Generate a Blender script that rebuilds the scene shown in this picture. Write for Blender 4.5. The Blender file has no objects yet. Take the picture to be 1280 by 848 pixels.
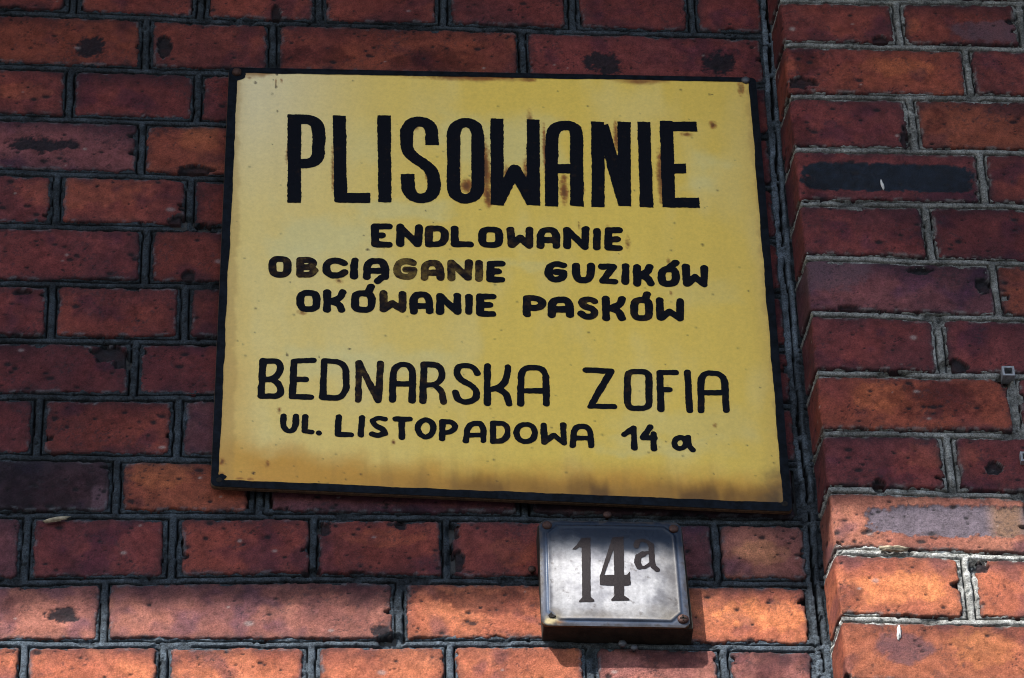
import bpy, math, random
import numpy as np
from mathutils import Matrix, Vector
# ------------------------------------------------------------------ camera, sky, sun, exposure
# all tables are in millimetres on the real planes; the wall face is y = 0, ZO lifts everything above the pavement
ZO = 4.5
sc = bpy.context.scene
col = sc.collection
CAM=dict(f=5408.16,pitch=0.721189,yaw=0.078460,roll=-0.037913,loc=(-0.25818,-3.28385,-2.89599))
def set_camera():
    c = bpy.data.cameras.new('camera'); o = bpy.data.objects.new('camera', c); col.objects.link(o)
    c.sensor_width = 36; c.lens = CAM['f'] / 1280 * 36; c.clip_start = .1; c.clip_end = 500
    p, y, r = CAM['pitch'], CAM['yaw'], CAM['roll']
    f = Vector((math.sin(y)*math.cos(p), math.cos(y)*math.cos(p), math.sin(p)))
    rt = Vector((math.cos(y), -math.sin(y), 0)); up = rt.cross(f)
    r2 = math.cos(r)*rt + math.sin(r)*up; u2 = -math.sin(r)*rt + math.cos(r)*up
    m = Matrix.Identity(4)
    for i in range(3):
        m[i][0] = r2[i]; m[i][1] = u2[i]; m[i][2] = -f[i]
    l = CAM['loc']; m.translation = (l[0], l[1], l[2] + ZO)
    o.matrix_world = m; sc.camera = o
set_camera()
SUN = Vector((-.72, -1.0, 1.25)).normalized()          # direction towards the sun
sl = bpy.data.lights.new('sun', 'SUN'); sl.energy = 5.0; sl.angle = math.radians(.55); sl.color = (1, .935, .855)
so = bpy.data.objects.new('sun', sl); col.objects.link(so); so.location = (-3, -4, 9)
so.rotation_euler = SUN.to_track_quat('Z', 'Y').to_euler()
wd = bpy.data.worlds.new('World'); sc.world = wd; wd.use_nodes = True
nt = wd.node_tree; bgn = nt.nodes['Background']; sk = nt.nodes.new('ShaderNodeTexSky')
sk.sky_type = 'NISHITA'; sk.sun_disc = False; sk.sun_elevation = math.asin(SUN.z)
sk.sun_rotation = math.atan2(SUN.x, SUN.y) % (2*math.pi)
nt.links.new(sk.outputs[0], bgn.inputs[0]); bgn.inputs[1].default_value = .14
vs = sc.view_settings; vs.view_transform = 'Standard'; vs.look = 'None'; vs.exposure = 0.48; vs.gamma = 1
sc.cycles.filter_width = 1.0

# ------------------------------------------------------------------ noise
def _h(ix, iy, s):
    n = (ix.astype(np.int64)*374761393 + iy.astype(np.int64)*668265263 + int(s)*974634777) & 0xffffffff
    n = ((n ^ (n >> 13))*1274126177) & 0xffffffff
    n = ((n ^ (n >> 16))*2246822519) & 0xffffffff
    return ((n >> 8) & 0xffff)/65535.0
def vn(x, y, s):
    x0 = np.floor(x); y0 = np.floor(y); fx = x-x0; fy = y-y0
    fx = fx*fx*(3-2*fx); fy = fy*fy*(3-2*fy)
    a = _h(x0, y0, s); b = _h(x0+1, y0, s); c = _h(x0, y0+1, s); d = _h(x0+1, y0+1, s)
    return ((a*(1-fx)+b*fx)*(1-fy) + (c*(1-fx)+d*fx)*fy)*2-1
def fbm(x, y, scale, s, o=3):
    r = 0; a = 1; t = 0
    x, y = x*.866-y*.5, x*.5+y*.866
    for i in range(o):
        r = r + a*vn(x/scale+17.3*i, y/scale-9.1*i, s+i*31); t += a; a *= .55; scale /= 2.03; x, y = x*.8-y*.6, x*.6+y*.8
    return r/t*1.4
def sm(a, b, x):
    t = np.clip((x-a)/(b-a), 0, 1); return t*t*(3-2*t)
def lerp(a, b, t):
    return a + (b-a)*t[..., None]
C3 = lambda *c: np.array(c, float)

# ------------------------------------------------------------------ object helpers
def empty(name, loc):
    o = bpy.data.objects.new(name, None); col.objects.link(o); o.empty_display_size = .05
    o.location = (loc[0]/1000, loc[1]/1000, loc[2]/1000+ZO); return o
def tag(o, label=None, cat=None, group=None, kind=None):
    if label: o['label'] = label
    if cat: o['category'] = cat
    if group: o['group'] = group
    if kind: o['kind'] = kind
    return o
def link(name, me, parent, centre, mats):
    o = bpy.data.objects.new(name, me); col.objects.link(o)
    c = Vector((centre[0]/1000, centre[1]/1000, centre[2]/1000+ZO))
    if parent is not None:
        o.parent = parent
        c = c - world_of(parent)
    o.location = c
    for m in (mats if isinstance(mats, (list, tuple)) else [mats]): me.materials.append(m)
    return o
def world_of(o):
    v = Vector(o.location)
    while o.parent is not None:
        o = o.parent; v = v + Vector(o.location)
    return v
def raw_mesh(name, P, F, centre, colr=None, smooth=True):
    """P (n,3) in mm, F (m,4) int or list of tuples"""
    me = bpy.data.meshes.new(name)
    P = (np.asarray(P, float)-np.array(centre))/1000
    if isinstance(F, np.ndarray):
        me.vertices.add(len(P)); me.vertices.foreach_set('co', P.astype(np.float32).ravel())
        k = F.shape[1]
        me.loops.add(F.size); me.loops.foreach_set('vertex_index', F.astype(np.int32).ravel())
        me.polygons.add(len(F)); me.polygons.foreach_set('loop_start', np.arange(0, F.size, k, dtype=np.int32))
        me.update(calc_edges=True)
    else:
        me.from_pydata([tuple(p) for p in P], [], F); me.update()
    if smooth: me.polygons.foreach_set('use_smooth', np.ones(len(me.polygons), bool))
    if colr is not None:
        at = me.color_attributes.new('col', 'FLOAT_COLOR', 'POINT')
        at.data.foreach_set('color', np.clip(colr, 0, 1).astype(np.float32).ravel())
    return me
def grid_mesh(name, X, Y, Z, centre, colr=None, mask=None):
    nz, nx = X.shape
    idx = np.arange(nz*nx).reshape(nz, nx)
    F = np.stack([idx[:-1, :-1], idx[:-1, 1:], idx[1:, 1:], idx[1:, :-1]], -1)
    if mask is not None: F = F[mask]
    F = F.reshape(-1, 4)
    P = np.stack([X.ravel(), Y.ravel(), Z.ravel()], -1)
    c = None if colr is None else colr.reshape(-1, 4)
    if mask is not None:
        u, inv = np.unique(F, return_inverse=True); F = inv.reshape(-1, 4); P = P[u]
        if c is not None: c = c[u]
    return raw_mesh(name, P, F, centre, c)
def box_mesh(name, x0, x1, y0, y1, z0, z1, bev=0):
    import bmesh
    bm = bmesh.new(); bmesh.ops.create_cube(bm, size=1)
    c = ((x0+x1)/2, (y0+y1)/2, (z0+z1)/2)
    bmesh.ops.scale(bm, vec=((x1-x0)/1000, (y1-y0)/1000, (z1-z0)/1000), verts=bm.verts)
    if bev: bmesh.ops.bevel(bm, geom=bm.edges, offset=bev/1000, segments=2, affect='EDGES')
    me = bpy.data.meshes.new(name); bm.to_mesh(me); bm.free(); return me, c
def lathe_mesh(name, prof, n=20, wob=0, seed=0):
    """profile of (radius, height towards the viewer) in mm, axis along -y"""
    P = []; F = []; rnd = random.Random(seed); w = [1+rnd.uniform(-wob, wob) for _ in range(n)]
    for r, h in prof:
        for i in range(n):
            a = 2*math.pi*i/n; P.append((r*w[i]*math.cos(a), -h, r*w[i]*math.sin(a)))
    for j in range(len(prof)-1):
        for i in range(n):
            F.append((j*n+i, j*n+(i+1) % n, (j+1)*n+(i+1) % n, (j+1)*n+i))
    F.append(tuple((len(prof)-1)*n+i for i in range(n)))
    return raw_mesh(name, P, F, (0, 0, 0))

# ------------------------------------------------------------------ materials
def mat(name):
    m = bpy.data.materials.new(name); m.use_nodes = True
    return m, m.node_tree, m.node_tree.nodes['Principled BSDF']
def N(nt, t, **k):
    n = nt.nodes.new(t)
    for a, b in k.items():
        if hasattr(n, a): setattr(n, a, b)
        else: n.inputs[a.replace('_', ' ')].default_value = b
    return n
def bump_chain(nt, bs, layers, vec):
    prev = None
    for sc_, det, dist in layers:
        n = N(nt, 'ShaderNodeTexNoise', Scale=sc_, Detail=det, Roughness=.65)
        nt.links.new(vec, n.inputs['Vector'])
        b = N(nt, 'ShaderNodeBump', Strength=1.0, Distance=dist)
        nt.links.new(n.outputs['Fac'], b.inputs['Height'])
        if prev: nt.links.new(prev.outputs[0], b.inputs['Normal'])
        prev = b
    nt.links.new(prev.outputs[0], bs.inputs['Normal'])
def masonry(name, grain, layers, spec=.35, con=.45):
    """colour comes from the 'col' attribute (dirt, clay and some painted light and shade), alpha is the roughness"""
    m, nt, bs = mat(name)
    at = N(nt, 'ShaderNodeAttribute', attribute_name='col')
    tc = N(nt, 'ShaderNodeNewGeometry')
    n = N(nt, 'ShaderNodeTexNoise', Scale=grain, Detail=4.0, Roughness=.75); nt.links.new(tc.outputs['Position'], n.inputs['Vector'])
    mr = N(nt, 'ShaderNodeMapRange'); mr.inputs[1].default_value = .3; mr.inputs[2].default_value = .7
    mr.inputs[3].default_value = 1-con; mr.inputs[4].default_value = 1+con
    nt.links.new(n.outputs['Fac'], mr.inputs[0])
    mu = N(nt, 'ShaderNodeVectorMath', operation='SCALE')
    nt.links.new(at.outputs['Color'], mu.inputs[0]); nt.links.new(mr.outputs[0], mu.inputs['Scale'])
    nt.links.new(mu.outputs[0], bs.inputs['Base Color']); nt.links.new(at.outputs['Alpha'], bs.inputs['Roughness'])
    bs.inputs['Specular IOR Level'].default_value = spec
    bump_chain(nt, bs, layers, tc.outputs['Position'])
    return m
M_BRICK = masonry('fired_clay', 640, [(260, 8, .0017), (1200, 3, .0009)], .24, .45)
M_MORTAR = masonry('old_mortar', 600, [(320, 6, .0026), (1000, 3, .0012)], .2, .8)
M_PANEL = masonry('yellow_paint', 300, [(12, 3, .0016), (500, 2, .00008)], .25, .07)
M_PLATE = masonry('enamel_plate_paint', 350, [(60, 3, .0004), (600, 2, .0001)], .22, .16)
def simple(name, c, rough=.6, metal=0, var=.4, scale=300, dist=.0006, c2=None, spec=.4):
    m, nt, bs = mat(name)
    tc = N(nt, 'ShaderNodeNewGeometry')
    n = N(nt, 'ShaderNodeTexNoise', Scale=scale, Detail=5.0, Roughness=.7); nt.links.new(tc.outputs['Position'], n.inputs['Vector'])
    r = N(nt, 'ShaderNodeValToRGB'); r.color_ramp.elements[0].position = .35; r.color_ramp.elements[1].position = .65
    a = [v*(1-var) for v in c]; b = list(c2) if c2 else [min(1, v*(1+var)) for v in c]
    r.color_ramp.elements[0].color = (*a, 1); r.color_ramp.elements[1].color = (*b, 1)
    nt.links.new(n.outputs['Fac'], r.inputs[0]); nt.links.new(r.outputs[0], bs.inputs['Base Color'])
    bs.inputs['Roughness'].default_value = rough; bs.inputs['Metallic'].default_value = metal
    bs.inputs['Specular IOR Level'].default_value = spec
    bump_chain(nt, bs, [(scale*1.5, 4, dist)], tc.outputs['Position'])
    return m
M_BORDER = simple('black_border_paint', (.004, .006, .009), .6, 0, .35, 120, .0004, (.010, .014, .022), .06)
M_RUSTEDGE = simple('rusty_steel_edge', (.09, .055, .03), .7, .2, .5, 200, .0004)
M_SCREW = simple('rusty_screw_head', (.07, .035, .028), .55, .5, .4, 500, .0005)
M_GREYHEAD = simple('grey_screw_head', (.09, .095, .11), .5, .5, .3, 500, .0004)
M_HOLE = simple('dark_hole', (.01, .008, .007), .9)
M_WOOD = simple('old_backing_wood', (.020, .014, .010), .85, 0, .5, 90, .002)
M_CHIP = simple('pale_debris', (.42, .36, .26), .9, 0, .4, 250, .002)
M_WHITE = simple('white_paint_drip', (.72, .72, .70), .6, 0, .1, 200, .0004)
M_ZINC = simple('grey_zinc', (.30, .31, .33), .5, .3, .3, 300, .0004)
M_CONC = simple('pale_plaster', (.45, .43, .40), .9, 0, .15, 8, .002)
def letter_mat():
    m, nt, bs = mat('black_lettering_paint')
    tc = N(nt, 'ShaderNodeNewGeometry'); oa = N(nt, 'ShaderNodeAttribute', attribute_type='OBJECT', attribute_name='fade')
    n = N(nt, 'ShaderNodeTexNoise', Scale=75, Detail=5.0, Roughness=.7); nt.links.new(tc.outputs['Position'], n.inputs['Vector'])
    a = N(nt, 'ShaderNodeMath', operation='ADD'); nt.links.new(n.outputs['Fac'], a.inputs[0])
    s = N(nt, 'ShaderNodeMath', operation='MULTIPLY'); s.inputs[1].default_value = .38; nt.links.new(oa.outputs['Fac'], s.inputs[0])
    nt.links.new(s.outputs[0], a.inputs[1])
    r = N(nt, 'ShaderNodeValToRGB'); e = r.color_ramp.elements
    e[0].position = .60; e[0].color = (.004, .005, .009, 1); e[1].position = .98; e[1].color = (.20, .13, .035, 1)
    k = e.new(.74); k.color = (.028, .016, .011, 1)
    nt.links.new(a.outputs[0], r.inputs[0]); nt.links.new(r.outputs[0], bs.inputs['Base Color'])
    bs.inputs['Roughness'].default_value = .42; bs.inputs['Specular IOR Level'].default_value = .07
    bump_chain(nt, bs, [(220, 4, .0006)], tc.outputs['Position'])
    return m
M_LETTER = letter_mat()
M_DIGIT = simple('dark_figure_enamel', (.016, .012, .014), .5, 0, .3, 900, .0003, (.026, .019, .022), .15)

# ------------------------------------------------------------------ surveyed tables, millimetres
SHADE_Z, SHADE_D, SHADE_SKEW = 1207.0, 1212.0, .028  # height, depth and skew of the added shade slab, fitted to the shadow edge
JW={-1: [[-539.1, 537.1], [-263.9, 528.3], [12.8, 524.4], [282.4, 521.4]], 0: [[-539.1, 460.6], [-263.9, 451.8], [12.8, 447.9], [282.4, 444.9]], 1: [[-535.1, 378.0], [-305.6, 374.1], [250.0, 369.4]], 2: [[-531.3, 302.1], [-300.2, 298.7], [250.0, 293.9]], 3: [[-527.4, 223.2], [-298.9, 219.1], [250.0, 218.4]], 4: [[-523.7, 147.1], [-297.7, 146.9], [250.0, 142.9]], 5: [[-519.7, 67.3], [-300.5, 67.8], [250.0, 67.5]], 6: [[-515.9, -9.6], [-301.7, -7.7], [250.0, -8.0]], 7: [[-512.2, -84.7], [-302.8, -82.1], [250.0, -83.5]], 8: [[-508.4, -162.3], [-303.0, -162.1], [250.0, -159.0]], 9: [[-504.7, -236.0], [-225.5, -232.9], [-6.6, -232.6], [276.6, -234.5]], 10: [[-500.6, -318.8], [-225.0, -310.2], [10.5, -310.9], [185.3, -310.5], [271.0, -310.4]], 11: [[-497.0, -392.8], [-224.6, -389.5], [19.6, -385.5], [180.7, -388.4], [273.0, -389.2]], 12: [[-497.0, -468.8], [-224.6, -465.5], [19.6, -461.5], [180.7, -464.4], [273.0, -465.2]]}
JP={-1: [[322.6, 447.2], [564.6, 449.9]], 0: [[303.0, 379.8], [556.9, 378.6]], 1: [[301.8, 302.1], [549.0, 304.8]], 2: [[303.8, 224.5], [540.4, 225.3]], 3: [[300.7, 147.8], [532.1, 148.3]], 4: [[300.0, 71.8], [523.5, 67.4]], 5: [[300.9, -4.7], [515.3, -8.2]], 6: [[299.0, -83.8], [507.0, -85.3]], 7: [[299.4, -161.9], [498.7, -162.7]], 8: [[298.7, -233.2], [490.4, -239.8]], 9: [[297.7, -310.8], [482.2, -316.6]], 10: [[295.6, -392.3], [473.6, -395.8]], 11: [[295.6, -469.3], [473.6, -472.8]]}
IC=[[294.9, 500.0], [285.6, 165.4], [285.1, -139.2], [284.9, -425.3]]
OC=[[304.3, 446.7], [298.5, 106.2], [299.0, -167.1], [299.8, -318.6], [294.4, -464.2]]
RW={0: [(-556.6, -470.9, 'r'), (-451.1, -333.2, 'r'), (-314.2, -203.5, 'r'), (-188.0, -69.9, 'r'), (-51.6, 70.5, 'm'), (88.0, 203.6, 'm'), (216.8, 288.0, 'm')], 1: [(-647.0, -388.5, 'q'), (-374.0, -252.4, 'r'), (-237.8, 17.3, 'q'), (29.5, 282.4, 'm')], 2: [(-583.3, -465.6, 'r'), (-453.8, -330.5, 'm'), (-317.8, -199.0, 'm'), (-186.3, -67.0, 'm'), (-54.2, 65.6, 'm'), (78.4, 198.7, 'm'), (211.6, 282.3, 'm')], 3: [(-637.0, -387.4, 'p'), (-375.7, -127.4, 'o'), (-114.7, 139.1, 'm'), (151.9, 281.4, 'm')], 4: [(-591.1, -474.4, 'm'), (-460.3, -335.6, 'r'), (-323.2, -198.8, 'r'), (-186.3, -61.3, 'm'), (-48.8, 76.7, 'm'), (89.3, 211.2, 'm'), (223.8, 282.9, 'm')], 5: [(-631.3, -379.8, 'm'), (-365.9, -112.3, 'r'), (-99.9, 156.8, 'm'), (169.3, 284.3, 'm')], 6: [(-594.1, -472.8, 'm'), (-459.1, -338.8, 'r'), (-324.3, -202.6, 'r'), (-190.5, -64.2, 'm'), (-52.0, 70.7, 'm'), (83.0, 206.2, 'm'), (218.6, 283.7, 'm')], 7: [(-637.0, -386.6, 'm'), (-373.8, -122.1, 'm'), (-110.0, 140.6, 'm'), (152.8, 283.1, 'm')], 8: [(-604.4, -480.4, 'm'), (-465.4, -342.5, 'r'), (-328.2, -206.3, 'p'), (-194.4, -71.1, 'm'), (-59.2, 64.7, 'm'), (76.7, 201.0, 'm'), (213.1, 284.0, 'm')], 9: [(-649.6, -400.6, 'd'), (-385.8, -265.6, 'o'), (-241.3, -2.4, 'p'), (14.2, 271.8, 'd')], 10: [(-609.7, -485.6, 'p'), (-470.3, -346.5, 'm'), (-327.2, -205.9, 'r'), (-195.8, -77.1, 'r'), (-65.4, 50.7, 'r'), (66.3, 187.6, 'p'), (197.0, 280.3, 'n')], 11: [(-676.3, -405.4, 'n'), (-394.8, -125.2, 'n'), (-111.4, 23.1, 'O'), (33.9, 274.6, 'O')], 12: [(-600.0, -478.8, 'O'), (-468.3, -348.8, 'O'), (-335.3, -210.8, 'O'), (-194.1, -76.6, 'O'), (-65.2, 55.8, 'O'), (70.3, 185.0, 'n'), (198.0, 274.7, 'n')]}
RP={0: [(None, 417.9, 'r'), (431.7, 552.5, 'r'), (564.7, 687.8, 'r')], 1: [(None, 488.0, 'q'), (499.2, 626.8, 'r'), (639.7, 761.0, 'm')], 2: [(None, 420.8, 'm'), (432.7, 557.7, 'o'), (570.5, 690.1, 'm')], 3: [(None, 487.6, 'm'), (498.6, 620.8, 'r'), (633.4, 751.9, 'm')], 4: [(None, 423.4, 'm'), (435.1, 557.3, 'm'), (569.8, 690.9, 'm')], 5: [(None, 486.9, 'p'), (495.1, 618.6, 'o'), (631.0, 750.9, 'm')], 6: [(None, 420.5, 'm'), (433.5, 556.1, 'm'), (568.3, 690.7, 'm')], 7: [(None, 488.6, 'q'), (499.8, 619.7, 'r'), (631.8, 753.0, 'm')], 8: [(None, 413.9, 'm'), (429.7, 550.3, 'm'), (562.2, 685.7, 'm')], 9: [(None, 489.7, 'N'), (500.7, 624.0, 'o'), (635.8, 738.4, 'r')], 10: [(None, 416.3, 'O'), (433.3, 551.7, 'O'), (564.9, 683.8, 'r')], 11: [(None, 485.1, 'O'), (497.4, 619.2, 'o'), (630.7, 730.7, 'r')]}
SW=[(-440.4, 410.6, 16.2, 17.0, 'k'), (-483.6, 263.4, 38.4, 9.4, 'k'), (110.6, 399.0, 20.7, 17.0, 'k'), (235.3, 402.1, 17.4, 19.6, 'k'), (-341.5, 455.9, 8.6, 9.9, 'k'), (-74.7, 396.8, 51.6, 17.0, 's'), (-203.4, 400.8, 42.9, 14.6, 's'), (-507.9, 339.3, 29.5, 14.2, 'o'), (-459.8, -202.2, 54.5, 24.4, 's'), (-408.8, -213.5, 9.4, 20.2, 'v'), (-438.0, -357.7, 16.7, 8.7, 'k'), (-133.1, -375.0, 10.7, 8.7, 'k'), (-489.9, -352.6, 15.2, 15.5, 's'), (-171.2, -331.9, 92.4, 13.6, 's'), (-25.0, -336.8, 54.0, 13.6, 's'), (234.6, -272.2, 26.7, 16.0, 'o'), (-132.1, -259.5, 38.9, 12.0, 'o'), (-7.9, -275.6, 23.4, 19.9, 'o'), (237.2, -349.0, 54.4, 19.5, 'o'), (-320.9, 278.9, 21.0, 29.3, 'o'), (-443.5, 195.3, 74.5, 22.8, 'o'), (-351.3, -180.2, 31.4, 20.4, 'o'), (141.5, -402.2, 30.7, 15.3, 's'), (208.6, 374.7, 19.0, 9.7, 's'), (-69.2, -226.5, 86.3, 8.0, 's'), (233.2, -408.8, 30.7, 24.0, 's')]
BW=[(-404.8, -25.7, 17.6, 10.7), (-325.7, 228.8, 18.3, 6.9), (-338.3, 155.6, 12.4, 10.1), (-393.2, -37.2, 9.5, 8.5), (-329.3, 79.9, 6.5, 6.6), (-314.3, 149.3, 7.5, 5.7), (-494.8, 54.7, 9.6, 4.3), (-91.6, 419.5, 0.1, 0.1), (-361.8, 408.9, 7.7, 17.1), (-242.4, 463.4, 5.2, 14.9), (-201.9, -303.0, 9.2, 4.9), (-116.3, -242.3, 6.2, 6.0), (-62.5, -286.3, 9.3, 13.9), (-65.7, -251.6, 6.2, 10.1), (-190.4, -248.4, 7.8, 8.0), (-125.6, -384.4, 12.2, 8.6), (184.9, 496.9, 0.0, 0.1)]
SP=[(393.6, 185.1, 89.0, 19.6, 'K'), (424.3, -272.4, 92.5, 19.0, 'V'), (316.5, 51.1, 49.2, 26.6, 'v'), (423.4, -118.3, 56.1, 21.0, 's'), (359.6, -116.3, 32.0, 21.0, 'o'), (317.2, 168.6, 11.7, 25.2, 's'), (318.4, 355.7, 13.8, 21.8, 's'), (416.3, 348.6, 43.0, 14.4, 'o'), (438.8, 407.2, 10.4, 14.8, 'o'), (524.9, 403.4, 43.5, 17.1, 'v'), (451.8, 269.9, 11.9, 18.9, 's'), (355.9, -427.7, 30.5, 19.0, 'v'), (432.1, -426.8, 30.6, 22.9, 'o'), (354.6, -355.9, 46.2, 21.4, 'o'), (307.6, -366.2, 15.4, 13.6, 's'), (306.0, 243.1, 13.5, 21.1, 's'), (416.5, -190.8, 39.6, 20.6, 'o')]
BP=[(313.3, 320.9, 17.1, 8.4), (417.4, 245.7, 6.0, 14.0), (402.6, 388.1, 8.6, 7.3), (435.8, -72.9, 14.5, 8.5), (479.0, 35.7, 8.2, 11.0), (415.2, 55.3, 13.2, 4.4), (350.0, -229.4, 6.2, 7.1), (464.1, -205.3, 7.9, 8.2), (435.9, -328.5, 9.3, 8.8), (301.5, -306.8, 6.2, 5.9), (337.2, 2.5, 11.4, 4.3), (376.8, -83.4, 16.1, 3.1), (486.3, -91.0, 6.4, 9.5), (292.2, -464.3, 10.5, 8.5)]
SIGN=[[-292.0, 369.2], [271.7, 367.5], [268.4, -231.6], [-301.4, -208.0]]
SIGNIN=[[-281.7, 359.9], [262.6, 360.0], [259.0, -219.7], [-293.0, -198.7]]
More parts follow.
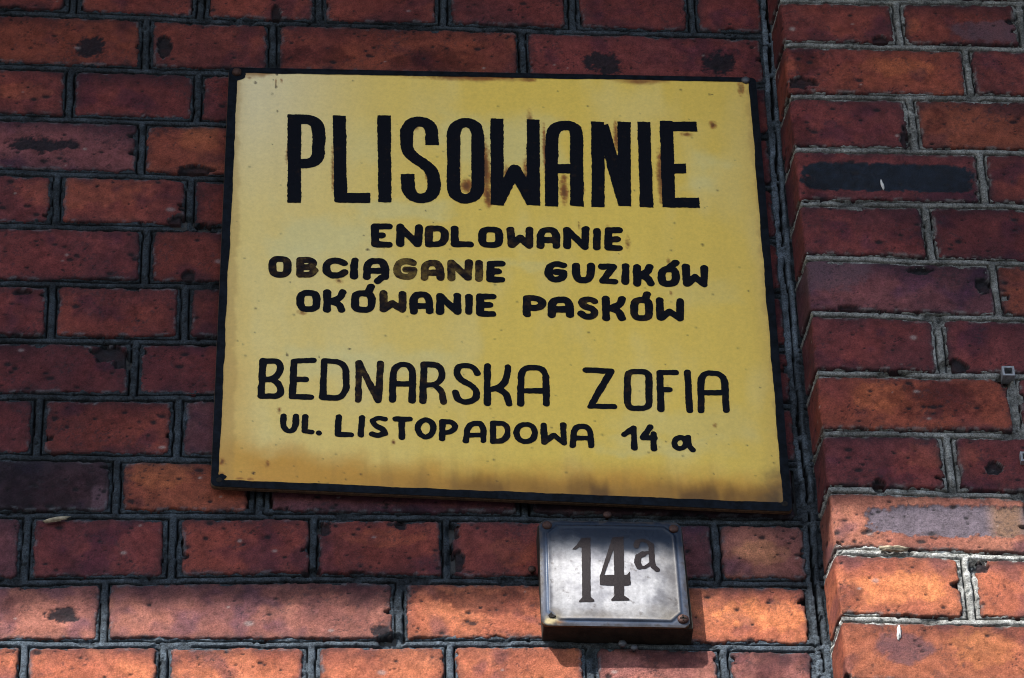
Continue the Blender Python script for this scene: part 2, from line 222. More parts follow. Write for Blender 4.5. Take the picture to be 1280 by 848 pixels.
LETTERS=[(14.0, 1, 0, [[(-222.0, 300.6), (-221.4, 172.9)], [(-221.9, 293.4), (-205.9, 293.8), (-198.3, 287.8), (-196.1, 273.0), (-196.8, 239.9), (-203.4, 230.1), (-221.6, 228.7)]]), (14.0, 1, 0, [[(-174.6, 300.4), (-173.8, 215.2), (-173.6, 174.7)], [(-179.4, 181.0), (-142.7, 181.6)]]), (14.0, 1, 0, [[(-127.3, 301.3), (-127.7, 175.7)]]), (14.0, 1, 0, [[(-77.1, 259.1), (-77.3, 280.8), (-80.5, 289.8), (-88.8, 293.7), (-97.1, 292.2), (-103.7, 282.8), (-104.4, 253.4), (-98.7, 242.1), (-84.2, 229.8), (-76.7, 218.6), (-75.9, 197.2), (-80.3, 185.2), (-89.5, 181.2), (-98.5, 184.3), (-103.3, 194.1), (-103.6, 216.7)]]), (14.0, 1, 0, [[(-39.0, 292.8), (-31.5, 288.6), (-28.7, 278.1), (-30.5, 197.0), (-33.9, 186.7), (-41.4, 182.3), (-45.8, 182.2), (-53.2, 186.2), (-56.1, 196.4), (-54.5, 277.5), (-51.2, 288.1), (-43.5, 292.7), (-39.0, 292.8)]]), (14.0, 1, 0, [[(-8.1, 299.6), (-11.0, 174.1)], [(-10.3, 178.9), (8.6, 225.5), (25.8, 178.9)], [(30.2, 299.4), (26.8, 174.9)]]), (14.0, 1, 0, [[(45.5, 173.9), (49.0, 275.5), (53.0, 287.2), (60.3, 290.7), (69.8, 290.9), (74.5, 287.1), (75.6, 276.2), (71.7, 174.5)], [(47.4, 227.8), (73.8, 228.3)]]), (14.0, 1, 0, [[(98.7, 297.4), (94.0, 173.7)], [(102.9, 293.3), (121.9, 178.3)], [(126.6, 298.0), (121.8, 175.6)]]), (14.0, 1, 0, [[(147.8, 298.5), (144.8, 174.2)]]), (14.0, 1, 0, [[(171.6, 300.5), (168.0, 174.7)], [(165.6, 292.3), (203.7, 292.7)], [(168.3, 230.5), (189.1, 230.9)], [(162.9, 181.8), (200.5, 182.1)]]), (8.2, 0, 0, [[(-123.6, 141.6), (-138.1, 141.3), (-138.3, 116.3), (-123.9, 116.1)], [(-138.2, 128.9), (-131.1, 129.1)]]), (8.2, 0, 0.2, [[(-112.0, 141.3), (-112.7, 117.1)], [(-112.0, 140.8), (-94.5, 117.5)], [(-93.0, 140.7), (-94.2, 117.5)]]), (8.2, 0, 0.4, [[(-82.6, 139.8), (-70.4, 140.1), (-66.4, 135.2), (-66.6, 123.3), (-70.8, 118.0), (-83.0, 117.5), (-82.6, 139.8)]]), (8.2, 0, 0, [[(-55.9, 139.9), (-56.3, 118.3), (-40.9, 118.1)]]), (8.2, 0, 0.1, [[(-14.5, 139.7), (-11.2, 137.9), (-10.0, 133.4), (-10.2, 124.2), (-11.7, 119.7), (-15.0, 117.8), (-23.3, 117.7), (-26.6, 119.4), (-27.8, 123.9), (-27.6, 133.1), (-26.1, 137.6), (-22.8, 139.5), (-14.5, 139.7)]]), (8.2, 0, 0.4, [[(1.8, 140.0), (2.6, 118.2), (11.6, 128.9), (20.4, 117.8), (21.6, 140.4)]]), (8.2, 0, 0.3, [[(32.0, 117.5), (32.5, 133.8), (36.2, 140.2), (45.5, 140.4), (48.8, 134.1), (48.6, 117.8)], [(32.2, 125.9), (48.5, 126.2)]]), (8.2, 0, 0.1, [[(59.6, 117.5), (60.5, 140.5), (78.0, 117.1), (79.6, 142.2)]]), (8.2, 0, 0.1, [[(91.4, 139.8), (90.0, 116.6)]]), (8.2, 0, 0.3, [[(114.4, 141.3), (103.3, 141.1), (102.2, 116.3), (113.3, 116.0)], [(102.7, 128.2), (111.5, 128.3)]]), (8.2, 0, 0.4, [[(-232.6, 93.8), (-229.4, 92.0), (-228.0, 87.7), (-227.9, 78.6), (-229.3, 74.2), (-232.5, 72.3), (-238.6, 72.2), (-241.9, 73.9), (-243.2, 78.3), (-243.3, 87.4), (-242.0, 91.8), (-238.8, 93.7), (-232.6, 93.8)]]), (8.2, 0, 0.6, [[(-215.2, 92.9), (-204.7, 93.1), (-201.2, 89.2), (-204.6, 83.0), (-215.2, 82.7)], [(-204.6, 83.0), (-200.4, 78.9), (-203.7, 72.9), (-215.1, 72.7), (-215.2, 92.9)]]), (8.2, 0, 0.3, [[(-170.2, 89.4), (-175.9, 92.9), (-184.0, 92.2), (-188.4, 86.4), (-188.4, 77.1), (-184.0, 72.3), (-175.0, 72.4), (-169.8, 76.9)]]), (8.2, 0, 0.1, [[(-159.2, 93.2), (-160.3, 71.4)]]), (8.2, 0, 0.1, [[(-146.9, 70.9), (-146.8, 86.7), (-143.2, 93.0), (-132.0, 93.2), (-128.6, 87.1), (-128.3, 71.3)], [(-146.8, 79.2), (-128.6, 79.6)], [(-131.6, 70.5), (-135.8, 65.7)]]), (8.2, 0, 0.9, [[(-99.5, 91.3), (-103.9, 93.6), (-111.6, 92.9), (-116.1, 87.3), (-116.2, 77.2), (-111.8, 71.9), (-103.2, 72.1), (-99.9, 76.3), (-99.8, 81.7), (-106.9, 81.8)]]), (8.2, 0, 0.7, [[(-88.1, 70.8), (-87.9, 85.1), (-84.3, 91.4), (-75.3, 91.5), (-71.9, 85.4), (-71.8, 71.1)], [(-88.0, 77.8), (-72.1, 78.1)]]), (8.2, 0, 0.6, [[(-60.7, 70.8), (-60.3, 92.6), (-43.8, 71.7), (-42.4, 93.0)]]), (8.2, 0, 0.7, [[(-31.8, 92.7), (-32.3, 70.6)]]), (8.2, 0, 0, [[(-8.6, 92.1), (-20.3, 91.9), (-20.9, 70.1), (-9.2, 69.8)], [(-20.6, 81.0), (-12.3, 81.1)]]), (8.2, 0, 0, [[(54.8, 90.8), (50.1, 92.8), (43.3, 92.1), (39.4, 86.3), (39.1, 77.2), (42.7, 71.3), (51.2, 71.5), (54.3, 76.2), (54.5, 81.4), (46.8, 81.5)]]), (8.2, 0, 0.2, [[(67.7, 90.8), (67.2, 76.5), (70.4, 70.6), (79.1, 70.8), (82.2, 76.8), (83.2, 91.1)]]), (8.2, 0, 0.1, [[(94.3, 90.0), (106.3, 90.3), (94.5, 70.0), (106.9, 69.5)]]), (8.2, 0, 0, [[(118.9, 91.0), (117.5, 69.2)]]), (8.2, 0, 0, [[(130.5, 90.2), (129.6, 67.4)], [(143.6, 90.5), (140.7, 83.2), (131.5, 78.6)], [(132.4, 78.6), (140.0, 76.6), (143.5, 67.6)]]), (8.2, 0, 0, [[(165.9, 87.8), (169.1, 86.1), (170.2, 81.7), (169.8, 73.6), (168.2, 69.2), (164.8, 67.3), (159.2, 67.2), (156.1, 68.9), (154.9, 73.3), (155.3, 81.4), (156.9, 85.8), (160.3, 87.7), (165.9, 87.8)], [(165.5, 91.5), (170.5, 97.3)]]), (8.2, 0, 0.1, [[(180.8, 91.8), (180.9, 67.9), (189.9, 77.6), (198.4, 67.4), (200.1, 90.1)]]), (8.2, 0, 0, [[(-202.8, 47.7), (-199.6, 46.0), (-198.3, 41.6), (-198.2, 31.9), (-199.6, 27.6), (-202.8, 25.7), (-209.8, 25.6), (-213.0, 27.3), (-214.4, 31.6), (-214.4, 41.3), (-213.1, 45.7), (-209.9, 47.6), (-202.8, 47.7)]]), (8.2, 0, 0, [[(-187.4, 48.8), (-187.8, 25.3)], [(-171.8, 49.1), (-174.1, 41.3), (-185.5, 36.3)], [(-183.6, 36.3), (-175.1, 33.1), (-172.6, 25.5)]]), (8.2, 0, 0.1, [[(-146.8, 48.3), (-143.6, 46.5), (-142.3, 42.2), (-142.4, 32.3), (-143.7, 27.9), (-147.0, 26.0), (-155.0, 25.9), (-158.2, 27.6), (-159.5, 31.9), (-159.4, 41.9), (-158.1, 46.3), (-154.8, 48.1), (-146.8, 48.3)], [(-144.9, 51.7), (-143.1, 57.3)]]), (8.2, 0, 0.5, [[(-130.2, 48.9), (-130.4, 26.9), (-121.4, 35.5), (-111.4, 26.7), (-110.8, 48.5)]]), (8.2, 0, 0, [[(-99.8, 24.9), (-99.6, 41.8), (-96.0, 48.0), (-87.1, 48.2), (-83.8, 42.1), (-83.7, 25.2)], [(-99.7, 32.1), (-83.9, 32.4)]]), (8.2, 0, 0.1, [[(-73.0, 24.4), (-72.6, 46.1), (-55.3, 24.7), (-55.2, 46.5)]]), (8.2, 0, 0.1, [[(-43.0, 45.9), (-43.9, 25.0)]]), (8.2, 0, 0, [[(-19.1, 46.4), (-31.9, 46.2), (-32.5, 22.9), (-19.7, 22.6)], [(-32.2, 34.9), (-22.6, 35.1)]]), (8.2, 0, 0.3, [[(15.1, 23.0), (15.8, 45.0), (25.4, 45.2), (31.4, 41.0), (31.2, 35.1), (25.9, 31.4), (15.8, 31.7)]]), (8.2, 0, 0.2, [[(40.3, 22.5), (40.8, 37.3), (44.5, 43.5), (55.9, 43.8), (59.2, 37.7), (59.0, 22.8)], [(40.6, 30.2), (58.9, 30.5)]]), (8.2, 0, 0.3, [[(85.0, 42.0), (80.9, 44.8), (74.2, 44.1), (71.3, 39.2), (74.8, 34.6), (82.3, 31.7), (85.0, 26.7), (81.9, 21.0), (74.2, 20.8), (70.2, 25.1)]]), (8.2, 0, 0.1, [[(96.7, 45.6), (95.7, 19.2)], [(113.0, 45.9), (110.3, 37.4), (99.6, 32.6)], [(100.5, 32.6), (108.6, 29.2), (111.8, 19.5)]]), (8.2, 0, 0.3, [[(136.2, 44.8), (139.3, 43.1), (140.5, 38.7), (139.9, 26.2), (138.3, 21.8), (135.0, 20.0), (128.6, 19.8), (125.5, 21.6), (124.3, 25.9), (124.9, 38.4), (126.5, 42.8), (129.8, 44.7), (136.2, 44.8)], [(137.5, 47.4), (138.9, 52.6)]]), (8.2, 0, 0.1, [[(151.5, 44.6), (151.5, 20.8), (160.7, 29.4), (171.1, 20.4), (172.7, 44.5)]]), (7.1, 0, 0, [[(-253.1, -91.4), (-251.6, -44.8), (-238.1, -44.6), (-234.1, -49.7), (-235.0, -60.5), (-241.4, -68.8), (-252.5, -69.5)], [(-241.4, -69.3), (-234.5, -76.3), (-233.1, -85.9), (-237.3, -91.1), (-253.1, -91.4)]]), (7.1, 0, 0.1, [[(-201.8, -43.2), (-220.6, -44.3), (-222.3, -91.3), (-203.6, -91.8)], [(-221.1, -68.4), (-209.3, -68.2)]]), (7.1, 0, 0, [[(-190.2, -43.7), (-174.6, -44.5), (-168.8, -52.1), (-168.3, -79.7), (-172.8, -90.0), (-179.6, -92.6), (-192.1, -91.6), (-190.2, -43.7)]]), (7.1, 0, 0.5, [[(-156.8, -94.8), (-155.6, -45.4), (-136.8, -94.9), (-134.1, -45.8)]]), (7.1, 0, 0.1, [[(-122.7, -94.2), (-121.3, -55.9), (-116.4, -47.5), (-106.7, -46.6), (-101.9, -54.2), (-103.0, -94.4)], [(-121.9, -72.5), (-102.1, -72.7)]]), (7.1, 0, 0.3, [[(-92.4, -95.4), (-90.5, -46.3), (-76.9, -46.8), (-72.2, -55.0), (-73.0, -65.3), (-78.9, -73.0), (-90.9, -73.8)], [(-80.9, -73.6), (-73.2, -81.1), (-71.6, -95.8)]]), (7.1, 0, 0, [[(-37.2, -57.4), (-40.6, -49.3), (-48.3, -46.3), (-56.1, -48.3), (-58.2, -57.3), (-53.6, -67.0), (-42.1, -74.2), (-37.8, -82.5), (-39.6, -92.2), (-49.3, -96.0), (-57.0, -93.1), (-59.7, -82.9)]]), (7.1, 0, 0, [[(-26.6, -47.4), (-28.2, -97.0)], [(-6.1, -48.3), (-7.3, -62.9), (-13.8, -75.2), (-26.5, -78.6)], [(-17.9, -76.9), (-9.0, -82.8), (-6.2, -97.2)]]), (7.1, 0, 0, [[(5.2, -97.0), (6.9, -57.4), (11.0, -49.3), (26.1, -48.5), (31.5, -55.6), (31.0, -96.0)], [(5.9, -79.6), (31.1, -79.2)]]), (7.1, 0, 0, [[(72.4, -51.2), (97.5, -52.0), (74.9, -98.9), (98.5, -98.8)]]), (7.1, 0, 0.2, [[(130.6, -52.0), (134.2, -54.0), (135.5, -58.8), (133.8, -93.7), (132.0, -98.6), (128.2, -100.6), (117.2, -100.8), (113.6, -98.9), (112.3, -94.1), (113.9, -59.2), (115.7, -54.3), (119.5, -52.2), (130.6, -52.0)]]), (7.1, 0, 0, [[(162.7, -52.7), (146.9, -53.0), (145.4, -101.4)], [(146.4, -75.6), (155.4, -75.4)]]), (7.1, 0, 0.2, [[(174.8, -52.3), (174.0, -102.5)]]), (7.1, 0, 0.1, [[(185.5, -102.3), (187.9, -60.8), (192.4, -52.7), (206.5, -53.3), (211.5, -60.4), (211.0, -101.9)], [(186.8, -78.8), (211.0, -78.9)]]), (6.4, 0, 0.1, [[(-230.6, -116.8), (-230.9, -130.8), (-226.5, -136.8), (-221.3, -135.7), (-218.7, -128.6), (-218.4, -116.6)]]), (6.4, 0, 0.1, [[(-209.3, -116.9), (-209.7, -136.0), (-203.3, -136.9)]]), (5.6, 0, 0, [[(-195.7, -137.8), (-195.3, -138.5)]]), (6.4, 0, 0, [[(-176.1, -116.6), (-177.3, -139.5), (-164.3, -140.0)]]), (6.4, 0, 0, [[(-153.1, -117.5), (-154.2, -140.1)]]), (6.4, 0, 0.1, [[(-130.6, -119.1), (-137.0, -117.4), (-142.8, -121.1), (-140.3, -127.3), (-131.7, -132.2), (-130.2, -137.7), (-137.5, -140.8), (-143.3, -138.4)]]), (6.4, 0, 0, [[(-119.7, -118.7), (-106.2, -118.7)], [(-113.3, -118.8), (-114.0, -142.4)]]), (6.4, 0, 0, [[(-89.1, -119.2), (-84.3, -121.7), (-82.3, -128.1), (-82.4, -132.4), (-84.5, -138.8), (-89.5, -141.5), (-90.8, -141.5), (-95.6, -139.0), (-97.6, -132.6), (-97.5, -128.4), (-95.4, -121.9), (-90.5, -119.2), (-89.1, -119.2)]]), (6.4, 0, 0, [[(-73.8, -143.8), (-73.4, -121.2), (-64.0, -121.8), (-60.2, -127.2), (-64.2, -134.3), (-73.6, -136.2)]]), (6.4, 0, 0, [[(-50.6, -145.9), (-48.5, -129.6), (-44.0, -123.2), (-35.5, -123.0), (-32.9, -129.3), (-33.1, -145.6)], [(-48.3, -138.3), (-33.2, -138.1)]]), (6.4, 0, 0.2, [[(-23.1, -122.5), (-12.1, -122.9), (-8.7, -128.5), (-9.0, -138.9), (-13.7, -145.4), (-23.7, -146.4), (-23.1, -122.5)]]), (6.4, 0, 0.1, [[(11.5, -123.5), (16.5, -126.2), (18.4, -132.7), (18.3, -136.4), (16.0, -143.0), (10.8, -145.8), (6.7, -145.9), (1.7, -143.2), (-0.2, -136.7), (-0.1, -133.1), (2.2, -126.4), (7.3, -123.6), (11.5, -123.5)]]), (6.4, 0, 0.2, [[(27.2, -124.0), (27.3, -146.6), (37.1, -137.1), (46.3, -147.0), (46.6, -123.7)]]), (6.4, 0, 0.1, [[(55.3, -150.3), (56.8, -132.6), (60.4, -125.3), (70.4, -125.1), (73.7, -132.4), (73.4, -150.5)], [(56.1, -140.4), (73.4, -140.1)]]), (6.4, 0, 0, [[(107.2, -135.2), (116.8, -126.4), (116.4, -152.4)]]), (6.4, 0, 0, [[(133.6, -124.9), (125.6, -138.8), (137.5, -139.3)], [(136.4, -133.4), (135.6, -153.3)]]), (6.4, 0, 0, [[(163.7, -138.1), (167.0, -139.9), (168.1, -144.3), (168.0, -145.8), (166.4, -150.2), (162.9, -152.1), (160.9, -152.2), (157.6, -150.4), (156.5, -146.0), (156.6, -144.5), (158.2, -140.0), (161.7, -138.2), (163.7, -138.1)], [(170.5, -138.0), (170.8, -148.9), (174.0, -153.7)]])]
RUST=[(-21.2, 221.4, 5.1, 39.5, 0.9), (-41.7, 199.1, 6.6, 10.4, 1), (27.1, 263.2, 3.4, 35.2, 0.7), (59.3, 199.1, 4.2, 17.2, 1), (162.0, 225.5, 3.4, 35.0, 0.8), (41.0, 251.8, 2.1, 39.9, 0.8), (117.1, 274.6, 2.5, 23.6, 0.7), (0.6, 221.9, 3.4, 10.4, 0.6), (-17.2, 179.1, 7.5, 4.6, 0.8), (221.0, 295.8, 4.2, 6.0, 1), (59.2, 194.5, 4.1, 16.1, 0.8), (60.8, 215.2, 4.2, 4.6, 0.5), (20.4, 210.8, 3.4, 30.1, 0.7), (26.5, 298.4, 3.4, 16.5, 0.5), (-21.9, 227.2, 4.2, 32.5, 0.9), (-42.5, 201.4, 5.8, 9.2, 0.9), (-20.3, 187.0, 4.1, 16.1, 0.9), (-84.0, 216.6, 1.7, 6.9, 0.7), (160.6, 214.0, 3.4, 30.1, 0.6), (192.0, 281.0, 6.8, 3.6, 0.7), (117.2, 276.9, 2.5, 18.9, 0.5), (41.2, 257.6, 1.7, 30.5, 0.7), (-229.2, 239.9, 1.7, 11.5, 0.6), (-181.6, 223.6, 1.7, 34.8, 0.6), (-49.0, 249.8, 1.2, 35.0, 0.5), (-93.9, 283.8, 3.4, 4.7, 0.4), (-3.9, 210.3, 5.9, 11.5, 0.5), (77.7, 198.3, 4.2, 5.8, 0.5), (254.3, 351.4, 3.5, 10.9, 0.8), (-263.7, 347.1, 1.5, 2.2, 1), (-240.9, 359.7, 1.2, 1.8, 1), (-241.7, 346.5, 0.9, 6.0, 0.8), (-241.6, 341.7, 1.2, 2.4, 1), (-235.8, 350.2, 1.3, 3.6, 0.6), (-269.7, 354.2, 2.5, 2.4, 0.5), (-245.8, 330.9, 1.4, 1.9, 1), (-239.7, 305.0, 1.1, 1.6, 1), (-235.1, -109.5, 2.0, 4.2, 0.8), (-122.0, -149.0, 2.4, 3.6, 1), (198.5, -121.9, 2.4, 3.1, 0.6), (-290.2, -176.3, 3.1, 5.1, 0.9), (-290.8, -192.6, 3.9, 4.0, 0.7), (-246.3, -178.7, 2.3, 4.1, 0.6), (-259.5, -190.1, 1.9, 2.0, 0.8), (-272.7, -197.4, 4.7, 2.0, 0.5), (-262.6, -198.3, 3.2, 2.1, 0.5), (-145.6, 108.8, 2.0, 1.7, 0.9), (-175.2, 65.0, 4.0, 3.3, 0.5), (-212.6, 21.7, 4.9, 3.3, 0.5), (-80.4, 24.3, 1.2, 1.6, 1), (199.9, 122.6, 1.6, 2.3, 0.8), (163.9, 55.2, 1.7, 3.3, 0.5), (-77.6, 148.4, 0.8, 1.1, 0.9), (-29.1, 167.5, 0.8, 1.1, 0.8), (-85.6, 165.1, 0.8, 1.2, 0.8), (73.2, 147.0, 1.0, 5.7, 0.9), (-227.6, -35.5, 1.5, 2.6, 0.9), (-195.5, -38.2, 0.8, 1.5, 0.9), (-165.0, -26.9, 1.6, 1.3, 0.6), (222.8, 341.1, 0.8, 1.2, 0.8), (220.2, 341.0, 1.1, 1.6, 0.6), (122.8, 123.3, 2.5, 10.1, 0.5), (102.7, 138.6, 1.7, 11.3, 0.5), (163.8, 99.5, 2.1, 4.5, 0.6), (26.7, 359.1, 8.5, 3.6, 0.6), (-58.7, 360.6, 51.3, 4.8, 0.4), (-24.6, 360.2, 25.7, 3.6, 0.5), (146.5, 358.4, 17.2, 3.6, 0.4), (9.6, 361.0, 2.6, 2.4, 0.9)]
PLATE=[[17.7, -256.3], [155.7, -257.3], [157.9, -385.5], [15.8, -384.4]]
D1=[(48.3, -295.4), (53.0, -289.3), (56.3, -283.2), (58.3, -280.7), (66.3, -280.6), (63.6, -353.2), (67.0, -356.9), (66.9, -359.1), (52.2, -359.3), (52.3, -357.6), (55.5, -353.8), (57.3, -293.3), (55.2, -292.9), (52.0, -295.8)]
D4=[[(87.7, -279.8), (98.6, -278.9), (96.7, -327.9), (99.6, -327.2), (102.8, -322.6), (102.6, -339.8), (96.1, -340.4), (95.8, -351.8), (100.9, -355.5), (100.8, -357.4), (83.3, -357.9), (83.4, -356.2), (86.2, -352.4), (86.5, -340.5), (72.8, -340.2), (73.2, -329.7)], [(77.6, -328.2), (88.1, -296.3), (87.1, -327.6)]]
DA=[(5.6, [(125.0, -288.3), (124.7, -308.8), (125.8, -316.0), (129.1, -319.3)]), (4.2, [(109.6, -290.2), (111.4, -284.8), (117.0, -282.8), (122.1, -284.7), (124.5, -290.0)]), (5.2, [(110.3, -291.6), (111.3, -287.7)]), (3.6, [(124.5, -298.0), (117.2, -299.8)]), (6.4, [(116.7, -300.7), (111.6, -304.7), (110.1, -311.9), (112.1, -317.2)]), (3.6, [(112.1, -318.1), (117.2, -317.6), (123.8, -311.7)])]
MISC={'nail_left': [10.6, -301.3], 'nail_top': [86.5, -232.5], 'chip': [-453.3, -243.5], 'dr1': [386.6, 173.9], 'dr2': [352.6, -410.3], 'hook1': [490.4, -84.9], 'hook2': [493.8, -195.9], 'flake': [356.8, -309.6], 'dotA': [93.1, -385.2], 'dotB': [104.4, -389.8], 'rTL': [-283.4, 361.0], 'rTR': [260.2, 362.4], 'hBL': [-293.0, -199.8], 'hBR': [261.2, -221.6], 'flake2': [-13.2, -294.1]}

# ------------------------------------------------------------------ the two masonry surfaces
def interp(pts, x):
    xs = np.array([p[0] for p in pts]); zs = np.array([p[1] for p in pts])
    r = np.interp(x, xs, zs)
    return r
XC = 299.0; DP = 52.0       # pilaster corner and projection
def map_wall(S, Z, H):
    return S, -H, Z
def map_pil(S, Z, H):
    """S < 0 runs back along the side face, S > 0 along the front"""
    r = 3.0
    a = sm(-r, r, S)*math.pi/2
    nx = -np.cos(a); ny = -np.sin(a)
    k = np.clip(1-np.abs(S)/r, 0, 1)
    pull = 1.1*k*k
    X = XC + np.maximum(S, 0) + np.minimum(S, 0)*.11 + nx*(H-pull)
    Y = -DP - np.minimum(S, 0) + ny*(H-pull)
    return X, Y, Z
CODES = {'r': ((.245, .056, .041), (.165, .040, .037)), 'm': ((.200, .045, .042), (.135, .034, .038)),  # sun and shade put into the clay: r, m for shaded courses, n, N, O sunlit
         'o': ((.290, .078, .045), (.250, .062, .040)), 'p': ((.190, .062, .066), (.120, .042, .052)),
         'd': ((.070, .032, .040), (.038, .022, .032)), 'q': ((.200, .046, .038), (.280, .068, .040)),
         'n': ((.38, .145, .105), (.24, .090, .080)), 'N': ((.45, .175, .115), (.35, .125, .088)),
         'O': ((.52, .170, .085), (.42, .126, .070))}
def ell(S, Z, e):
    return ((S-e[0])/e[2])**2 + ((Z-e[1])/e[3])**2
def make_brick(parent, s0, s1, jb, jt, code, mapper, stains, bites, seed, step, gap=5.6, corner=False):
    if mapper is map_pil: gap = 5.0
    """one brick: front (and return face) with worn arrises, pits, kiln marks and a body behind"""
    rnd = random.Random(seed)
    zb = lambda s: interp(jb, s)+gap; zt = lambda s: interp(jt, s)-gap
    ex = 2.2
    ns = max(8, int((s1-s0+2*ex)/step)); sarr = np.linspace(s0-ex, s1+ex, ns)
    xs = sarr + (XC if mapper is map_pil else 0)
    B = zb(xs)-ex; T = zt(xs)+ex
    nzn = max(5, int((T-B).mean()/step)); t = np.linspace(0, 1, nzn)[:, None]
    S = np.repeat(sarr[None], nzn, 0); Z = B[None]*(1-t) + T[None]*t
    XW = S + (XC if mapper is map_pil else 0)
    hw = (s1-s0)/2; r = 5.0
    dx = np.abs(S-(s0+s1)/2)-hw+r
    zm = (B+T)[None]/2; hh = (T-B)[None]/2-ex
    dz = np.abs(Z-zm)-hh+r
    sd = np.minimum(np.maximum(dx, dz), 0)+np.hypot(np.maximum(dx, 0), np.maximum(dz, 0))-r
    d = -sd + fbm(XW, Z, 16, seed, 3)*1.5 + fbm(XW, Z, 4.2, seed+5, 2)*1.0 - .3
    near = np.zeros_like(d)
    for e in bites:
        q = ell(XW, Z, e)+fbm(XW, Z, 7, 91, 3)*.8
        near = np.maximum(near, np.clip(1.5-q, 0, 1))
        d = np.where(q < 1.3, np.minimum(d, (q-1)*min(e[2], e[3])*.6), d)
    # random chips along the edges
    for k in range(rnd.choice((1, 2, 2, 3))):
        if rnd.random() < .6: cx, cz = rnd.uniform(s0, s1), rnd.choice((0, 1))
        else: cx, cz = rnd.choice((s0, s1)), rnd.random()
        cxw = cx+(XC if mapper is map_pil else 0); czz = float(zb(cxw)+(zt(cxw)-zb(cxw))*cz)
        ra, rb = rnd.uniform(3, 9), rnd.uniform(2, 4.5)
        q = ell(XW, Z, (cxw, czz, ra, rb))+fbm(XW, Z, 5, seed+77+k, 3)*1.1
        d = np.where(q < 1.2, np.minimum(d, (q-1)*rb*.5), d)
    R = 2.6
    u = np.clip(d/R, 0, 1)
    H = -(R-np.sqrt(np.maximum(R*R-(R*(1-u))**2, 0)))*.75
    H = np.where(d < 0, np.maximum(H+d*4, np.where(sd < -2.2, -4.6, -13)), H)
    H = H + fbm(XW, Z, 45, seed+9, 2)*.8 + fbm(XW, Z, 9, seed+11, 3)*.14 + np.where(d < 0, fbm(XW, Z, 5, seed+12, 3), 0) + rnd.uniform(-.7, .7)*(.35 if corner else 1)
    H = H + (S-(s0+s1)/2)*rnd.uniform(-.006, .006) + (Z-zm)*rnd.uniform(-.012, .012)
    if corner:                                                          # worn outer arris
        H = H-np.exp(-(S/3.4)**2)*(np.clip(fbm(XW, Z, 8, seed+90, 3)+.05, 0, 2)*2.6+.3)
    # colour
    a, b = CODES[code]; v = rnd.uniform(.9, 1.12)
    C = lerp(C3(*a)*v, C3(*b)*v, sm(-.55, .55, fbm(XW, Z, 55, seed+2, 3)+rnd.uniform(-.25, .25)))
    C = C*(1+.30*fbm(XW, Z, 7, seed+3, 3)+.16*fbm(XW, Z, 2.6, seed+4, 2))[..., None]
    C = lerp(C, C*C3(.62, .66, .95), sm(.15, .8, fbm(XW, Z, 30, seed+21, 3)))        # purple kiln flash
    C = lerp(C, C*C3(1.3, 1.35, 1.25), sm(.2, .8, fbm(XW, Z, 24, seed+22, 3))*.6)
    soot = C3(.028, .026, .034)
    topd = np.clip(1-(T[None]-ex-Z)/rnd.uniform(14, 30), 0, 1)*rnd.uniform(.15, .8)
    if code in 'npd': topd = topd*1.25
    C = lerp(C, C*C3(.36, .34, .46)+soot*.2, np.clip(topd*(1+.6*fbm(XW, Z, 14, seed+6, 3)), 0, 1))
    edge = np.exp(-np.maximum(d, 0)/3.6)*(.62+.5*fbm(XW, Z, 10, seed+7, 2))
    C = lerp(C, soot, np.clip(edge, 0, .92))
    rough = np.full(S.shape, .78) + .1*fbm(XW, Z, 12, seed+8, 2)
    for e in stains:
        if abs(e[0]-(s0+s1)/2-(XC if mapper is map_pil else 0)) > hw+e[2]*2: continue
        kind = e[4]
        if kind in 'KV':
            q = np.abs((XW-e[0])/e[2])**9+np.abs((Z-e[1])/e[3])**5 if kind == 'K' else np.abs((XW-e[0])/e[2])**4+np.abs((Z-e[1])/e[3])**2.4
            q = q+fbm(XW, Z, 9, seed+40, 3)*.45+fbm(XW, Z, 2.8, seed+41, 2)*.3; m = sm(1.12, .84, q)
            rim = np.exp(-((q-1)/.16)**2)
            if kind == 'K': C = lerp(C, C3(.010, .016, .028)*(1+.4*fbm(XW, Z, 6, 5, 2))[..., None], m); rough = rough*(1-m)+.42*m
            else:
                C = lerp(C, C3(.15, .12, .15)*(1+.25*fbm(XW, Z, 6, 5, 2))[..., None], m); rough = rough*(1-m)+.55*m
                C = lerp(C, C3(.26, .14, .075), m*sm(24, 8, np.abs(XW-(e[0]+46)))*.8)
            C = lerp(C, soot, rim*.7*(fbm(XW, Z, 5, 7, 2)*.5+.6).clip(0, 1)); H = H-.8*m+.5*rim
        else:
            q = ell(XW, Z, e)+fbm(XW, Z, 8, seed+50, 3)*.55
            m = sm(1.25, .5, q)
            if kind == 'k':
                q = q+.5*fbm(XW, Z, 2.5, 5, 3)+.5*fbm(XW, Z, 13, 6, 3); m = sm(1.3, .65, q); C = lerp(C, C3(.010, .013, .020), m*.93); H = H-m*.9+m*.8*fbm(XW, Z, 3, 3, 2)
            elif kind == 's': C = lerp(C, C*C3(.42, .38, .45), sm(1.5, .2, q+.9*fbm(XW, Z, 17, seed+51, 4)+.4*fbm(XW, Z, 3, seed+52, 3))*.85)
            elif kind == 'v': C = lerp(C, C3(.14, .08, .10), m*.7)
            elif kind == 'o': C = lerp(C, C*C3(1.45, 1.6, 1.2), m*.8)
    if corner: C = lerp(C, C*C3(.50, .44, .46)+soot*.1, sm(1, -7, S+3*fbm(XW, Z, 11, seed+95, 3))*.85)      # darker return face
